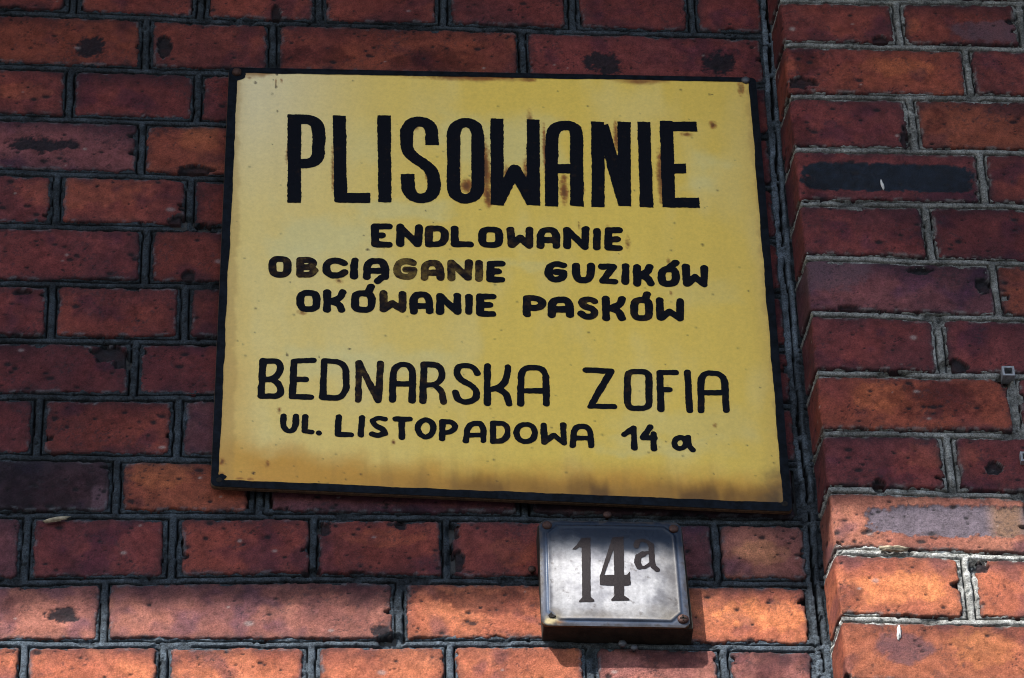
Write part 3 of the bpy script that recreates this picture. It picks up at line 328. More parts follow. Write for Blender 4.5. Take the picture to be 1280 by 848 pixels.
    # pits and specks
    for k in range(int(hw*hh.mean()/rnd.choice((90, 130, 200, 420)))):
        px, pz = rnd.uniform(s0+3, s1-3)+(XC if mapper is map_pil else 0), rnd.uniform(float(B.mean())+4, float(T.mean())-4)
        pr = rnd.choice((.6, .7, .8, .9, 1.0, 1.2, 1.5, 2.2))
        q = np.exp(-(((XW-px)/pr/rnd.uniform(1, 1.8))**2+((Z-pz)/pr)**2))
        q = np.clip(q*2.2+.5*q*fbm(XW, Z, 2, 9, 1), 0, 1)
        if rnd.random() < .93: C = lerp(C, soot*.5, q*.9); H = H-q*1.1
        else: C = lerp(C, C3(.40, .34, .32), q*.6)
    lines = np.abs(fbm(XW, Z, 15, seed+62, 4))                          # hair cracks and drag marks
    cr = sm(.035, .008, lines)*sm(.25, .7, fbm(XW, Z, 22, seed+63, 2))
    C = lerp(C, soot*.5, cr*.8); H = H-cr*.6
    big = sm(-.1, .75, fbm(XW, Z, 170, 777, 4))                          # grime that runs over bricks and joints alike
    C = lerp(C, C*C3(.55, .52, .62), big*.75)
    # grit that collects on the clay in patches
    grit = sm(.25, .8, fbm(XW, Z, 2.4, seed+60, 2))*sm(-.1, .6, fbm(XW, Z, 26, seed+61, 2))
    C = lerp(C, soot, grit*.55)
    crust = np.exp(-((d-1.4)/1.5)**2)*sm(.05, .6, fbm(XW, Z, 9, seed+70, 3)+.3*fbm(XW, Z, 2.2, seed+71, 2))       # mortar smeared over the arris
    C = lerp(C, (C3(.22, .22, .215) if mapper is map_pil else C3(.13, .145, .165)), crust*.6)
    C = np.where((d < .1)[..., None], C*.25+C3(.010, .010, .013), C)  # recess shadow painted into the bites and broken edges
    X, Y, ZZ = mapper(S, Z, H)
    A = np.concatenate([C, rough[..., None]], -1)
    cx = (s0+s1)/2 + (XC if mapper is map_pil else 0); cy = -DP if mapper is map_pil else 0
    cen = (cx, cy, float(zm.mean()))
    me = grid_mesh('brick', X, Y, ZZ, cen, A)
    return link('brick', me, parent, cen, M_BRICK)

def make_mortar(parent, S, Z, mapper, joints, rows, bites, base, seed, mask0, extra_v=(), groove=1.0):
    XW = S + (XC if mapper is map_pil else 0)
    ks = sorted(joints)
    wav = fbm(XW, Z*0, 60, seed, 3)*.9
    dh = np.full(S.shape, 99.); row = np.full(S.shape, -99)
    below = np.zeros(S.shape, int)
    for k in ks:
        zk = interp(joints[k], XW)+wav+fbm(XW, Z*0+k*40, 25, seed+k, 2)*.6
        dd = Z-zk
        dh = np.where(np.abs(dd) < np.abs(dh), dd, dh); below += (Z < zk)
    row = below + ks[0] - 1
    # rows[k] lies above joint k, i.e. between joint k-1 and k
    dv = np.full(S.shape, 99.)
    for k, cs in rows.items():
        sel = row == k-1
        for c in cs:
            dd = XW-(c+fbm(XW*0+c, Z, 14, seed+int(c) % 97, 2)*.8)
            dv = np.where(sel & (np.abs(dd) < np.abs(dv)), dd, dv)
    for f, w in extra_v:
        dd = XW-f(Z)
        dv = np.where(np.abs(dd) < w, dd, dv) if False else dv
    def bead(d, R, k=0):
        a = np.abs(d)
        t = sm(R-.4, R+.4, a); top = -1.0-2.0*np.minimum(a/R, 1.2)**4+k*np.cos(d*2.5)
        w = sm(R+G+.6, R+G-.5, a)*sm(.1, .5, G)
        w = np.maximum(w, sm(R+.4, R-.4, a))
        return np.where(w > 0, top*(1-t)-9.5*t*sm(.1, .5, G)-2.5*t*(1-sm(.1, .5, G)), -99), w
    Rh = 3.3+.5*fbm(XW, Z, 30, seed+3, 2)+.2*fbm(XW, Z, 5, seed+31, 2); Rv = 3.7+.5*fbm(XW, Z, 12, seed+4, 2)+.15*fbm(XW, Z, 4, seed+32, 2)
    G = np.clip(groove+.6*fbm(XW, Z, 26, seed+33, 3), 0, 1.6)                # how open the tooled groove still is
    worn = sm(.3, .75, fbm(XW, Z, 34, seed+12, 3))                      # stretches where the bead has fallen away
    h1, w1 = bead(dh, Rh); h2, w2 = bead(dv, Rv, .3)
    hb = np.maximum(h1, h2); wb = np.maximum(w1, w2)
    smear = -1.9+1.3*fbm(XW, Z, 6, seed+6, 3)-.25*np.minimum(np.abs(dh), np.abs(dv)).clip(0, 20)*.2
    H = np.where(hb > -50, hb, 0)*wb+smear*(1-wb)
    H = np.where(hb > -50, H*(1-worn)+(-3.6+1.2*fbm(XW, Z, 7, seed+13, 3))*worn, H)
    seam = np.zeros(S.shape, bool)
    for f, w in extra_v:                                                # the ragged seam in the inner corner
        c = f(Z)+fbm(XW*0, Z, 50, seed+20, 3)*2.2
        x = XW-c; ax = np.abs(x)
        gx = x-.6-1.0*fbm(XW*0, Z, 38, 71, 3); gw = np.clip(1.25+.9*fbm(XW*0, Z, 30, 74, 2), .15, 2.2)
        prof = np.where(np.abs(gx) < gw, -8, -1.2-1.6*((ax-w/2)/(w/2))**4)
        prof = prof+1.1*fbm(XW, Z, 3.2, 72, 4)+1.0*fbm(XW, Z, 26, 73, 3)
        bridge = sm(.25, .6, fbm(XW*0, Z, 21, 76, 3)); prof = prof*(1-bridge)+(-2.4+1.3*fbm(XW, Z, 5, 77, 3))*bridge
        H = np.where(ax < w, np.where(x > 0, prof+1.0, prof), H); seam |= ax < w
    H = H+.40*fbm(XW, Z, 2.6, seed+8, 3)+.5*fbm(XW, Z, 22, seed+9, 2)-2.0*sm(.75, 1.0, fbm(XW, Z, 7, seed+34, 2))
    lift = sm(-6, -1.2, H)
    bc = np.array(base)*(1+.9*sm(-345, -395, Z) if mapper is map_wall else 1+.85*sm(-235, -300, Z))[..., None]      # lighter below the shadow edge: sunlight painted into the mortar
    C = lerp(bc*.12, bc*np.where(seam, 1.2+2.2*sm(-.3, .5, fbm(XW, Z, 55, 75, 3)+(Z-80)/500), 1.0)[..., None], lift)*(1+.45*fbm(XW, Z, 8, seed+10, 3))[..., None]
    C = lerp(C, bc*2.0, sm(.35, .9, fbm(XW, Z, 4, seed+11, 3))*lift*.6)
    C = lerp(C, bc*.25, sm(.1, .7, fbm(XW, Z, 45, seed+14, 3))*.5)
    C = lerp(C, C*.5, sm(-.1, .75, fbm(XW, Z, 170, 777, 4))*.6)
    C = C.clip(.006, .8)
    ndist = np.minimum(np.abs(dh), np.abs(dv))
    keep = ndist < 8.6+1.2*fbm(XW, Z, 12, seed+30, 2)
    for e in bites: H = H-7*sm(1.3, .7, ell(XW, Z, e)+fbm(XW, Z, 7, 91, 2)*.35)
    for f, w in extra_v: keep |= (XW > f(Z)-w-3)
    keep &= mask0(XW, Z)
    km = keep[:-1, :-1] | keep[1:, 1:] | keep[1:, :-1] | keep[:-1, 1:]
    X, Y, ZZ = mapper(S, Z, H)
    A = np.concatenate([C, np.full(S.shape, .88)[..., None]], -1)
    cen = (float(X.mean()), 0, float(Z.mean()))
    return link('mortar', grid_mesh('mortar', X, Y, ZZ, cen, A, km), parent, cen, M_MORTAR)

def grow(tbl, rows, lo, hi, step, pitch, seed, first_none=False):
    """continue the courses beyond the surveyed ones"""
    rnd = random.Random(seed)
    a = min(tbl); b = max(tbl)
    for k in range(a-1, lo-1, -1): tbl[k] = [[x, z+76.5] for x, z in tbl[k+1]]
    for k in range(b+1, hi+1): tbl[k] = [[x, z-76.5] for x, z in tbl[k-1]]
LOW, HIGH = -5, 17
grow(JW, RW, LOW, HIGH, 0, 0, 1); grow(JP, RP, LOW, HIGH, 0, 0, 2)
XL = -900.0
def seamx(z):
    return np.interp(z, [-500, 170, 500], [284.9, 285.6, 294.0])
def fill_rows():
    rnd = random.Random(5)
    for k in range(LOW+1, HIGH+1):
        if k not in RW:
            src = RW[10 if k % 2 == 0 else 1]; off = rnd.uniform(-5, 5) if k % 2 else 0
            RW[k] = [(a+off if i else a+off, b+off if i < len(src)-1 else float(seamx(0))-8, c if k < 0 else random.Random(k*31+i).choice('OOoon')) for i, (a, b, c) in enumerate(src)]
        bl = list(RW[k]); a = bl[0][0]
        hdr = k % 2 == 0
        while a > XL:
            w = 122 if hdr else 250
            bl.insert(0, (a-13-w, a-13, rnd.choice('rmmpq' if k < 9 else 'oOnOr'))); a -= 13+w
        RW[k] = bl
        if k not in RP:
            w0 = 121 if k % 2 == 0 else 185
            bl = [(None, XC+w0, rnd.choice('rmmq' if k < 9 else 'oO'))]; a = XC+w0
            for j in range(2):
                bl.append((a+13, a+13+128, rnd.choice('rmmq' if k < 9 else 'oO'))); a += 141
            RP[k] = bl
fill_rows()
PE = 733.0                                                              # far edge of the pilaster
for k in RP:
    bl = [q for q in RP[k] if q[0] is None or q[0] < PE-45]
    a, e, c = bl[-1]
    if e > PE-58: bl[-1] = (a, PE, c)
    else: bl.append((e+13, PE, 'r' if k < 9 else 'o'))
    RP[k] = bl

wall = empty('brick_wall', (-100, 0, 0))
tag(wall, 'dark sooty red brick wall face carrying the yellow sign, left of the projecting pilaster', 'brick wall')
pil = empty('brick_pilaster', (XC, -DP, 0))
tag(pil, 'projecting brick pilaster with pale grey mortar along the right edge', 'pilaster')
FX0, FX1, FZ0, FZ1 = -570, 620, -480, 545     # what the photograph shows, in mm
def behind_sign(x0, x1, z0, z1):
    return x0 > -287 and x1 < 262 and z1 < 358 and z0 > -190
seed = 100
for k in sorted(RW):
    jt, jb = JW[k-1] if k-1 in JW else None, JW[k] if k in JW else None
    if jt is None or jb is None: continue
    for (a, b, c) in RW[k]:
        seed += 13
        zt = float(interp(jt, (a+b)/2)); zb = float(interp(jb, (a+b)/2))
        vis = b > FX0 and a < FX1 and zt > FZ0 and zb < FZ1
        if behind_sign(a, b, zb, zt): vis = False
        if b > 268: b = min(b, float(seamx(zb))-6.6)
        st = [e for e in SW if zb-25 < e[1] < zt+25]; bi = [e for e in BW if zb-12 < e[1] < zt+12 and a-20 < e[0] < b+20]
        make_brick(wall, a, b, jb, jt, c, map_wall, st, bi, seed, 1.35 if vis else 7.0)
for k in sorted(RP):
    if k-1 not in JP or k not in JP: continue
    jt, jb = JP[k-1], JP[k]
    for (a, b, c) in RP[k]:
        seed += 13
        s0 = -DP+4 if a is None else a-XC; s1 = b-XC
        zt = float(interp(jt, b)); zb = float(interp(jb, b))
        vis = s0+XC < FX1 and zt > FZ0-20 and zb < FZ1
        st = [e for e in SP if zb-25 < e[1] < zt+25]; bi = [e for e in BP if zb-12 < e[1] < zt+12 and s0+XC-20 < e[0] < b+20]
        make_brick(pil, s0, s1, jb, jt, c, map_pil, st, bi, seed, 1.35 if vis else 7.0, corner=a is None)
# mortar
def centres(bl):
    return [(bl[i][1]+bl[i+1][0])/2 for i in range(len(bl)-1)]
sx = np.arange(-585, 300.1, 1.25); sz = np.arange(-490, 556, .92)
S, Z = np.meshgrid(sx, sz)
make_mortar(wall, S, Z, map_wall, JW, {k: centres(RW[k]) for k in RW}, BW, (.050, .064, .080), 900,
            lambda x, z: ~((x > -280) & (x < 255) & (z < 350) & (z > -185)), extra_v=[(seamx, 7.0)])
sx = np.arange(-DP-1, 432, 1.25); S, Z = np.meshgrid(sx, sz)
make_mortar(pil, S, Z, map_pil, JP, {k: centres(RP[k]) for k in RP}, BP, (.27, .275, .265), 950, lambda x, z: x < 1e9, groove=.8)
# what the brick faces are bedded in, and the masonry that goes on down to the pavement
M_CORE = simple('rough_mortar_bed', (.05, .052, .055), .95, 0, .4, 60, .003)
def facade_mat():
    m, nt, bs = mat('far_brickwork')
    tc = N(nt, 'ShaderNodeNewGeometry'); mp = N(nt, 'ShaderNodeMapping'); mp.inputs['Rotation'].default_value = (math.radians(90), 0, 0)
    nt.links.new(tc.outputs['Position'], mp.inputs[0])
    br = N(nt, 'ShaderNodeTexBrick'); br.inputs['Scale'].default_value = 1
    br.inputs['Brick Width'].default_value = .262; br.inputs['Row Height'].default_value = .0765; br.inputs['Mortar Size'].default_value = .005
    br.inputs['Color1'].default_value = (.20, .05, .038, 1); br.inputs['Color2'].default_value = (.13, .036, .034, 1); br.inputs['Mortar'].default_value = (.05, .06, .07, 1)
    nt.links.new(mp.outputs[0], br.inputs[0]); nt.links.new(br.outputs[0], bs.inputs['Base Color']); bs.inputs['Roughness'].default_value = .85
    return m
M_FAC = facade_mat()
me, c = box_mesh('mortar_bed', XL-260, 300, 9, 200, -870, 840); link('mortar_bed', me, wall, c, M_CORE)
me, c = box_mesh('mortar_bed', XC+9, 735, -DP+9, 200, -870, 840); link('mortar_bed', me, pil, c, M_CORE)
me, c = box_mesh('house_wall', -4000, 4000, 8, 300, -4500, -871); tag(link('house_wall', me, None, c, M_FAC), kind='structure')
me, c = box_mesh('house_wall', XC, 735, -DP, 7.9, -4500, -871); tag(link('house_wall', me, None, c, M_FAC), kind='structure')
me, c = box_mesh('house_wall', -4000, XL-261, 8, 300, -870, 1000); tag(link('house_wall', me, None, c, M_FAC), kind='structure')
me, c = box_mesh('house_wall', 736, 4000, 8, 300, -870, 1000); tag(link('house_wall', me, None, c, M_FAC), kind='structure')
me, c = box_mesh('shade_slab', -2600, 2600, -SHADE_D, 300, SHADE_Z, SHADE_Z+140, 6)  # unseen slab added overhead, sized and skewed to shade the upper wall
slab = tag(link('shade_slab', me, None, c, M_CONC), kind='structure'); slab.rotation_euler.z = SHADE_SKEW
me, c = box_mesh('pavement', -60000, 60000, -60000, 7, -4600, -4500)
M_PAVE = simple('pavement_asphalt', (.07, .07, .072), .9, 0, .25, 3, .003)
tag(link('pavement', me, None, c, M_PAVE), kind='structure')

# ------------------------------------------------------------------ flat paint shapes (signed distance -> mesh)
def seg_sd(X, Z, a, b, w, butt0, butt1):
    ax, az = a; bx, bz = b; vx, vz = bx-ax, bz-az; L = math.hypot(vx, vz)+1e-6
    t = ((X-ax)*vx+(Z-az)*vz)/L
    tc = np.clip(t, 0, L)
    d = np.hypot(X-ax-vx/L*tc, Z-az-vz/L*tc)-w/2
    if butt0: d = np.maximum(d, -t)
    if butt1: d = np.maximum(d, t-L)
    return d
def poly_sd(X, Z, P):
    d = np.full(X.shape, 1e9); ins = np.zeros(X.shape, bool); n = len(P)
    for i in range(n):
        a = P[i]; b = P[(i+1) % n]
        d = np.minimum(d, seg_sd(X, Z, a, b, 0, 0, 0))
        c = ((a[1] > Z) != (b[1] > Z))
        with np.errstate(divide='ignore', invalid='ignore'):
            xi = (b[0]-a[0])*(Z-a[1])/(b[1]-a[1] if b[1] != a[1] else 1e-9)+a[0]
        ins ^= c & (X < xi)
    return np.where(ins, -d, d)
def march(F, xs, zs, merge=True):
    """polygons of the region F < 0"""
    P = []; polys = []
    nz, nx = F.shape; ins = F < 0
    cnt = ins[:-1, :-1].astype(int)+ins[1:, :-1]+ins[:-1, 1:]+ins[1:, 1:]
    def add(pts):
        i = len(P); P.extend(pts); polys.append(tuple(range(i, i+len(pts))))
    for j in range(nz-1):
        i = 0; row = cnt[j]
        while i < nx-1:
            c = row[i]
            if c == 4:
                k = i
                if merge:
                    while k+1 < nx-1 and row[k+1] == 4: k += 1
                add([(xs[i], zs[j]), (xs[k+1], zs[j]), (xs[k+1], zs[j+1]), (xs[i], zs[j+1])]); i = k+1; continue
            if c > 0:
                q = [(xs[i], zs[j], F[j, i]), (xs[i+1], zs[j], F[j, i+1]), (xs[i+1], zs[j+1], F[j+1, i+1]), (xs[i], zs[j+1], F[j+1, i])]
                pts = []
                for m in range(4):
                    a = q[m]; b = q[(m+1) % 4]
                    if a[2] < 0: pts.append(a[:2])
                    if (a[2] < 0) != (b[2] < 0):
                        t = a[2]/(a[2]-b[2]); pts.append((a[0]+(b[0]-a[0])*t, a[1]+(b[1]-a[1])*t))
                if len(pts) >= 3: add(pts)
            i += 1
    return P, polys
def paint(name, F, xs, zs, yf, parent, m, merge=True):
    P, polys = march(F, xs, zs, merge)
    if not polys: return None
    P = np.array(P); Y = yf(P[:, 0], P[:, 1])
    P3 = np.stack([P[:, 0], Y, P[:, 1]], -1)
    cen = (float(P[:, 0].mean()), float(Y.mean()), float(P[:, 1].mean()))
    me = raw_mesh(name, P3, polys, cen, smooth=not merge)
    return link(name, me, parent, cen, m)

# ------------------------------------------------------------------ the yellow sign
YS = -12.0
sign = empty('painted_sign', (-10, 0, 70))
tag(sign, 'large yellow hand-painted metal sign with black lettering and black border on the brick wall', 'sign')
def quadpt(Q, u, v):   # Q: TL TR BR BL
    tl, tr, br, bl = [np.array(p) for p in Q]
    u = np.asarray(u)[..., None]; v = np.asarray(v)[..., None]
    return (tl*(1-u)+tr*u)*(1-v)+(bl*(1-u)+br*u)*v
def rounded_quad(Q, r, n=5):
    out = []
    for i in range(4):
        p = np.array(Q[i]); a = np.array(Q[i-1]); b = np.array(Q[(i+1) % 4])
        da = (a-p)/np.linalg.norm(a-p); db = (b-p)/np.linalg.norm(b-p)
        p0 = p+da*r; p1 = p+db*r
        for t in np.linspace(0, 1, n): out.append(tuple(p0*(1-t)**2+2*p*t*(1-t)+p1*t*t))
    return out
def prism(name, ring, y0, y1, parent, m, bev=.8):
    n = len(ring); cx = sum(p[0] for p in ring)/n; cz = sum(p[1] for p in ring)/n
    P = []; F = []
    def lay(y, s):
        for x, z in ring:
            L = math.hypot(x-cx, z-cz); P.append((x-(x-cx)/L*s, y, z-(z-cz)/L*s))
    lay(y1, 0); lay(y0+bev, 0); lay(y0, bev)
    for k in range(2):
        for i in range(n): F.append((k*n+i, k*n+(i+1) % n, (k+1)*n+(i+1) % n, (k+1)*n+i))
    F.append(tuple(range(2*n, 3*n))); F.append(tuple(range(n-1, -1, -1)))
    me = raw_mesh(name, P, F, (cx, y1, cz), smooth=False)
    return link(name, me, parent, (cx, y1, cz), m)
outer = rounded_quad(SIGN, 7)
prism('metal_sheet', outer, YS+.6, YS+4.5, sign, M_RUSTEDGE)
for p in ((-250, 320), (230, 320), (-255, -180), (230, -190)):
    me, c = box_mesh('spacer', p[0]-12, p[0]+12, YS+4.4, 2, p[1]-12, p[1]+12); link('spacer', me, sign, c, M_WOOD)
# yellow field
nu, nv = 430, 470
U, V = np.meshgrid(np.linspace(0, 1, nu), np.linspace(0, 1, nv))
big = [[p[0]+(-5 if p[0] < 0 else 5), p[1]+(5 if p[1] > 0 else -5)] for p in SIGNIN]
PQ = quadpt(big, U, V); SX = PQ[..., 0]; SZ = PQ[..., 1]
def yellow_field():
    left = sm(.62, 0, U+.05*fbm(SX, SZ, 160, 3, 2))
    C = lerp(C3(.96, .67, .125), C3(.97, .73, .25), left)
    C = lerp(C, C3(.93, .83, .56), sm(.30, 0, U)*sm(.45, 0, V)*.75)
    pale = sm(0, .9, fbm(SX*1.6, SZ*.6, 70, 8, 3))
    C = lerp(C, C3(.92, .79, .38), pale*.3)
    # greenish repainting around the lines of lettering
    for (zc, x0, x1, hh, k) in ((262, -60, 60, 40, .55), (262, -200, -120, 30, .25), (165, -150, -60, 14, .5), (122, -235, -150, 30, .5), (92, -60, 40, 8, .3), (225, 190, 225, 26, .6), (-45, -240, -60, 20, .4), (60, 160, 235, 20, .25), (-120, 90, 240, 18, .3), (-150, 90, 200, 12, .4)):
        m = sm(hh*1.5, hh*.4, np.abs(SZ-zc)+8*fbm(SX, SZ, 20, int(zc)+500, 3))*sm(20, -20, np.maximum(x0-SX, SX-x1)+18*fbm(SX, SZ, 25, 44, 3))
        C = lerp(C, C3(.76, .78, .44), m*k*.65)
    st = fbm(SX, SZ*.06, 9, 12, 4)
    C = C*(1+.022*st+.02*fbm(SX, SZ, 4, 13, 4)+.015*fbm(SX*.12, SZ, 5, 14, 4))[..., None]
    C = lerp(C, C3(.62, .42, .10), sm(.75, 1, U+.05*fbm(SX, SZ, 60, 9, 2))*.30)
    C = lerp(C, C3(.66, .44, .13), sm(.045, 0, np.minimum(U, 1-U))*.35)
    # ochre and brown water stain along the foot
    zb = (SZ-np.interp(SX, [-293, 259], [-198.7, -219.7]))
    lim = 36+9*fbm(SX, SZ*0, 70, 21, 3)+22*sm(-120, -290, SX)
    m = sm(lim+14, lim-26, zb+5*fbm(SX, SZ, 18, 22, 3))
    C = lerp(C, C3(.70, .34, .05), m*.92)
    m2 = sm(29, 4, zb+6*fbm(SX, SZ*.25, 12, 23, 4))*(.55+.45*sm(-.35, .45, fbm(SX, SZ*0, 22, 24, 3)))*sm(-250, 60, SX)
    C = lerp(C, C3(.14, .070, .030), m2*.88)
    m3 = sm(70, 10, zb)*sm(.25, .8, fbm(SX, SZ*.03, 7, 25, 2))*.18
    C = lerp(C, C3(.32, .19, .06), m3)
    # corner lower right sooty
    C = lerp(C, C3(.12, .08, .045), sm(34, 4, np.hypot((SX-259)*1.0, (SZ+222)*.5)+6*fbm(SX, SZ, 7, 26, 3))*.8)
    # rust bleeding from the top edge
    zt = np.interp(SX, [-282, 262], [359.9, 360])-SZ
    C = lerp(C, C3(.38, .17, .05), sm(7, 0, zt+3.5*fbm(SX, SZ, 14, 27, 3))*sm(-.1, .5, fbm(SX, SZ*0, 60, 28, 2))*.85)
    C = lerp(C, C3(.80, .47, .11), sm(46, 0, SX+292+10*fbm(SX, SZ, 50, 35, 3))*sm(140, -120, SZ)*.6)
    C = lerp(C, C3(.45, .26, .08), sm(5, 0, np.minimum(SX+282+.019*(360-SZ)*0, 262-SX)+4*fbm(SX, SZ, 12, 29, 3))*.35)
    for i, e in enumerate(RUST):
        q = ((SX-e[0])/e[2])**2+((SZ-e[1])/e[3])**2
        near = q < 9
        f = np.zeros(q.shape); f[near] = sm(1.7, .25, q[near]+.6*fbm(SX[near], SZ[near], max(2, e[2]), 300+i, 3))
        f = f*np.clip(.75+.6*fbm(SX, SZ, 2.6, 333, 2), 0, 1); small = e[2] < 2.4 and e[3] < 3
        C = lerp(C, C3(.06, .035, .02) if small else C3(.38, .135, .03), f*min(1, e[4]*1.5))
        if not small:
            g = np.zeros(q.shape); g[near] = sm(.5, .05, q[near]); C = lerp(C, C3(.09, .035, .015), g*e[4]*.7)
    rnd = random.Random(3)
    for i in range(260):
        x, z, r = rnd.uniform(-288, 258), rnd.uniform(-210, 355), rnd.choice((.7, .8, .9, 1.0, 1.2))
        if z > -120 and rnd.random() < .45: continue
        ix = int((x+295)/560*nu); iz = int((362-z)/580*nv)
        a, b = max(0, iz-14), iz+14; c_, d_ = max(0, ix-12), ix+12
        q = np.exp(-(((SX[a:b, c_:d_]-x)/r)**2+((SZ[a:b, c_:d_]-z)/r)**2))
        C[a:b, c_:d_] = lerp(C[a:b, c_:d_], C3(.09, .06, .03), np.clip(q*1.2, 0, 1)*rnd.uniform(.4, .9))
    R = .5+.12*fbm(SX, SZ, 30, 33, 3)+.25*m2
    return np.concatenate([C, R[..., None]], -1)
A = yellow_field()
link('yellow_panel', grid_mesh('yellow_panel', SX, np.full(SX.shape, YS), SZ, (-15, YS, 70), A), sign, (-15, YS, 70), M_PANEL)
# black border band
xs = np.arange(-308, 280, 1.0); zs = np.arange(-240, 378, 1.0); GX, GZ = np.meshgrid(xs, zs)
Fo = poly_sd(GX, GZ, rounded_quad(SIGN, 7))+.3
Fi = poly_sd(GX, GZ, rounded_quad(SIGNIN, 3))-.7+.75*fbm(GX, GZ, 24, 51, 3)+.2*fbm(GX, GZ, 4.5, 52, 2)
for cx, cz, r in ((-281, 357, 9), (-290, -196, 6)):
    Fi = np.maximum(Fi, r-np.hypot(GX-cx, GZ-cz)-2+fbm(GX, GZ, 4, 9, 2))
paint('border', np.maximum(Fo, -Fi), xs, zs, lambda x, z: x*0+YS-.5, sign, M_BORDER)
# letters
CELL = .55
def rounder(pl):
    """cut the soft corners of a brush stroke, keep the sharp ones"""
    if len(pl) < 3: return pl
    closed = math.dist(pl[0], pl[-1]) < .5; n = len(pl); out = [] if closed else [pl[0]]
    rng = range(0, n-1) if closed else range(1, n-1)
    for i in rng:
        a = pl[i-1] if i else pl[-2]; p = pl[i]; c = pl[i+1]
        u = (p[0]-a[0], p[1]-a[1]); v = (c[0]-p[0], c[1]-p[1]); lu = math.hypot(*u); lv = math.hypot(*v)
        ang = math.degrees(math.acos(max(-1, min(1, (u[0]*v[0]+u[1]*v[1])/(lu*lv+1e-9)))))
        if ang < 72 and ang > 3:
            k = min(lu, lv)*.27
            out += [(p[0]-u[0]/lu*k, p[1]-u[1]/lu*k), (p[0]+v[0]/lv*k, p[1]+v[1]/lv*k)]
        else: out.append(p)
    out.append(out[0] if closed else pl[-1])
    return out
for li, (w, butt, fade, strokes) in enumerate(LETTERS):
    pts = [p for pl in strokes for p in pl]
    x0 = min(p[0] for p in pts)-w; x1 = max(p[0] for p in pts)+w; z0 = min(p[1] for p in pts)-w; z1 = max(p[1] for p in pts)+w
    xs = np.arange(x0, x1, CELL); zs = np.arange(z0, z1, CELL); GX, GZ = np.meshgrid(xs, zs)
    F = np.full(GX.shape, 1e9)
    ww = w*(1+.05*fbm(GX, GZ, 25, li+60, 2))
    for pl in strokes:
        pl = rounder(rounder(pl))
        n = len(pl)-1
        closed = math.dist(pl[0], pl[-1]) < .5
        for i in range(n):
            F = np.minimum(F, seg_sd(GX, GZ, pl[i], pl[i+1], ww, butt and i == 0 and not closed, butt and i == n-1 and not closed))
    if butt: F = F+.3*fbm(GX, GZ, 9, li, 2)+.38*fbm(GX, GZ, 2.2, li+7, 2)
    else: F = F+.45*fbm(GX, GZ, 8, li, 2)+.22*fbm(GX, GZ, 2.2, li+7, 2)
    o = paint('letter', F, xs, zs, lambda x, z: x*0+YS-.35, sign, M_LETTER)
    o['fade'] = float(fade)
# fixings of the sign
def placed(name, me, parent, x, y, z, m):
    return link(name, me, parent, (x, y, z), m)
rivet = lathe_mesh('rivet', [(5.2, 0), (5.2, 1.2), (4.6, 2.6), (3.2, 3.6), (1.4, 4.1)], 20, .04, 1)
placed('rivet', rivet, sign, MISC['rTL'][0], YS-.4, MISC['rTL'][1], M_SCREW)
placed('rivet', lathe_mesh('rivet', [(4.6, 0), (4.6, 1.2), (4.0, 2.3), (2.6, 3.0), (1.2, 3.3)], 20, .04, 2), sign, MISC['rTR'][0], YS-.4, MISC['rTR'][1], M_GREYHEAD)
for key, r in (('hBL', 2.6), ('hBR', 2.9)):
    placed('screw_hole', lathe_mesh('screw_hole', [(r+.5, 0), (r+.3, .35), (r*.6, .1)], 16, .08, 3), sign, MISC[key][0], YS-.55, MISC[key][1], M_HOLE)

# ------------------------------------------------------------------ the house number plate
plate = empty('number_plate', (87, 0, -320))
tag(plate, 'small domed enamel house number plate reading 14a, under the yellow sign', 'number plate')
YP = -25.0
def uv_of(x, z):
    tl, tr, br, bl = PLATE
    v = (z-tl[1])/(bl[1]-tl[1]); xl = tl[0]+(bl[0]-tl[0])*v; xr = tr[0]+(br[0]-tr[0])*v
    return (x-xl)/(xr-xl), v
def dome(x, z):
    u, v = uv_of(x, z); a = 2*np.clip(u, 0, 1)-1; b = 2*np.clip(v, 0, 1)-1
    return YP-6.5*(1-np.abs(a)**2.4)*(1-np.abs(b)**2.4)
nu, nv = 150, 140
U, V = np.meshgrid(np.linspace(0, 1, nu), np.linspace(0, 1, nv))
PQ = quadpt(PLATE, U, V); PX = PQ[..., 0]; PZ = PQ[..., 1]
a = np.abs(2*U-1)*70.5; b = np.abs(2*V-1)*64.2
lin = np.maximum(np.maximum(a-62, b-56.5), (a+b-(62+56.5-9.5))/1.414)
PY = dome(PX, PZ)-.9*np.exp(-(lin/1.3)**2)+.5*np.exp(-((lin-2.6)/1.2)**2)
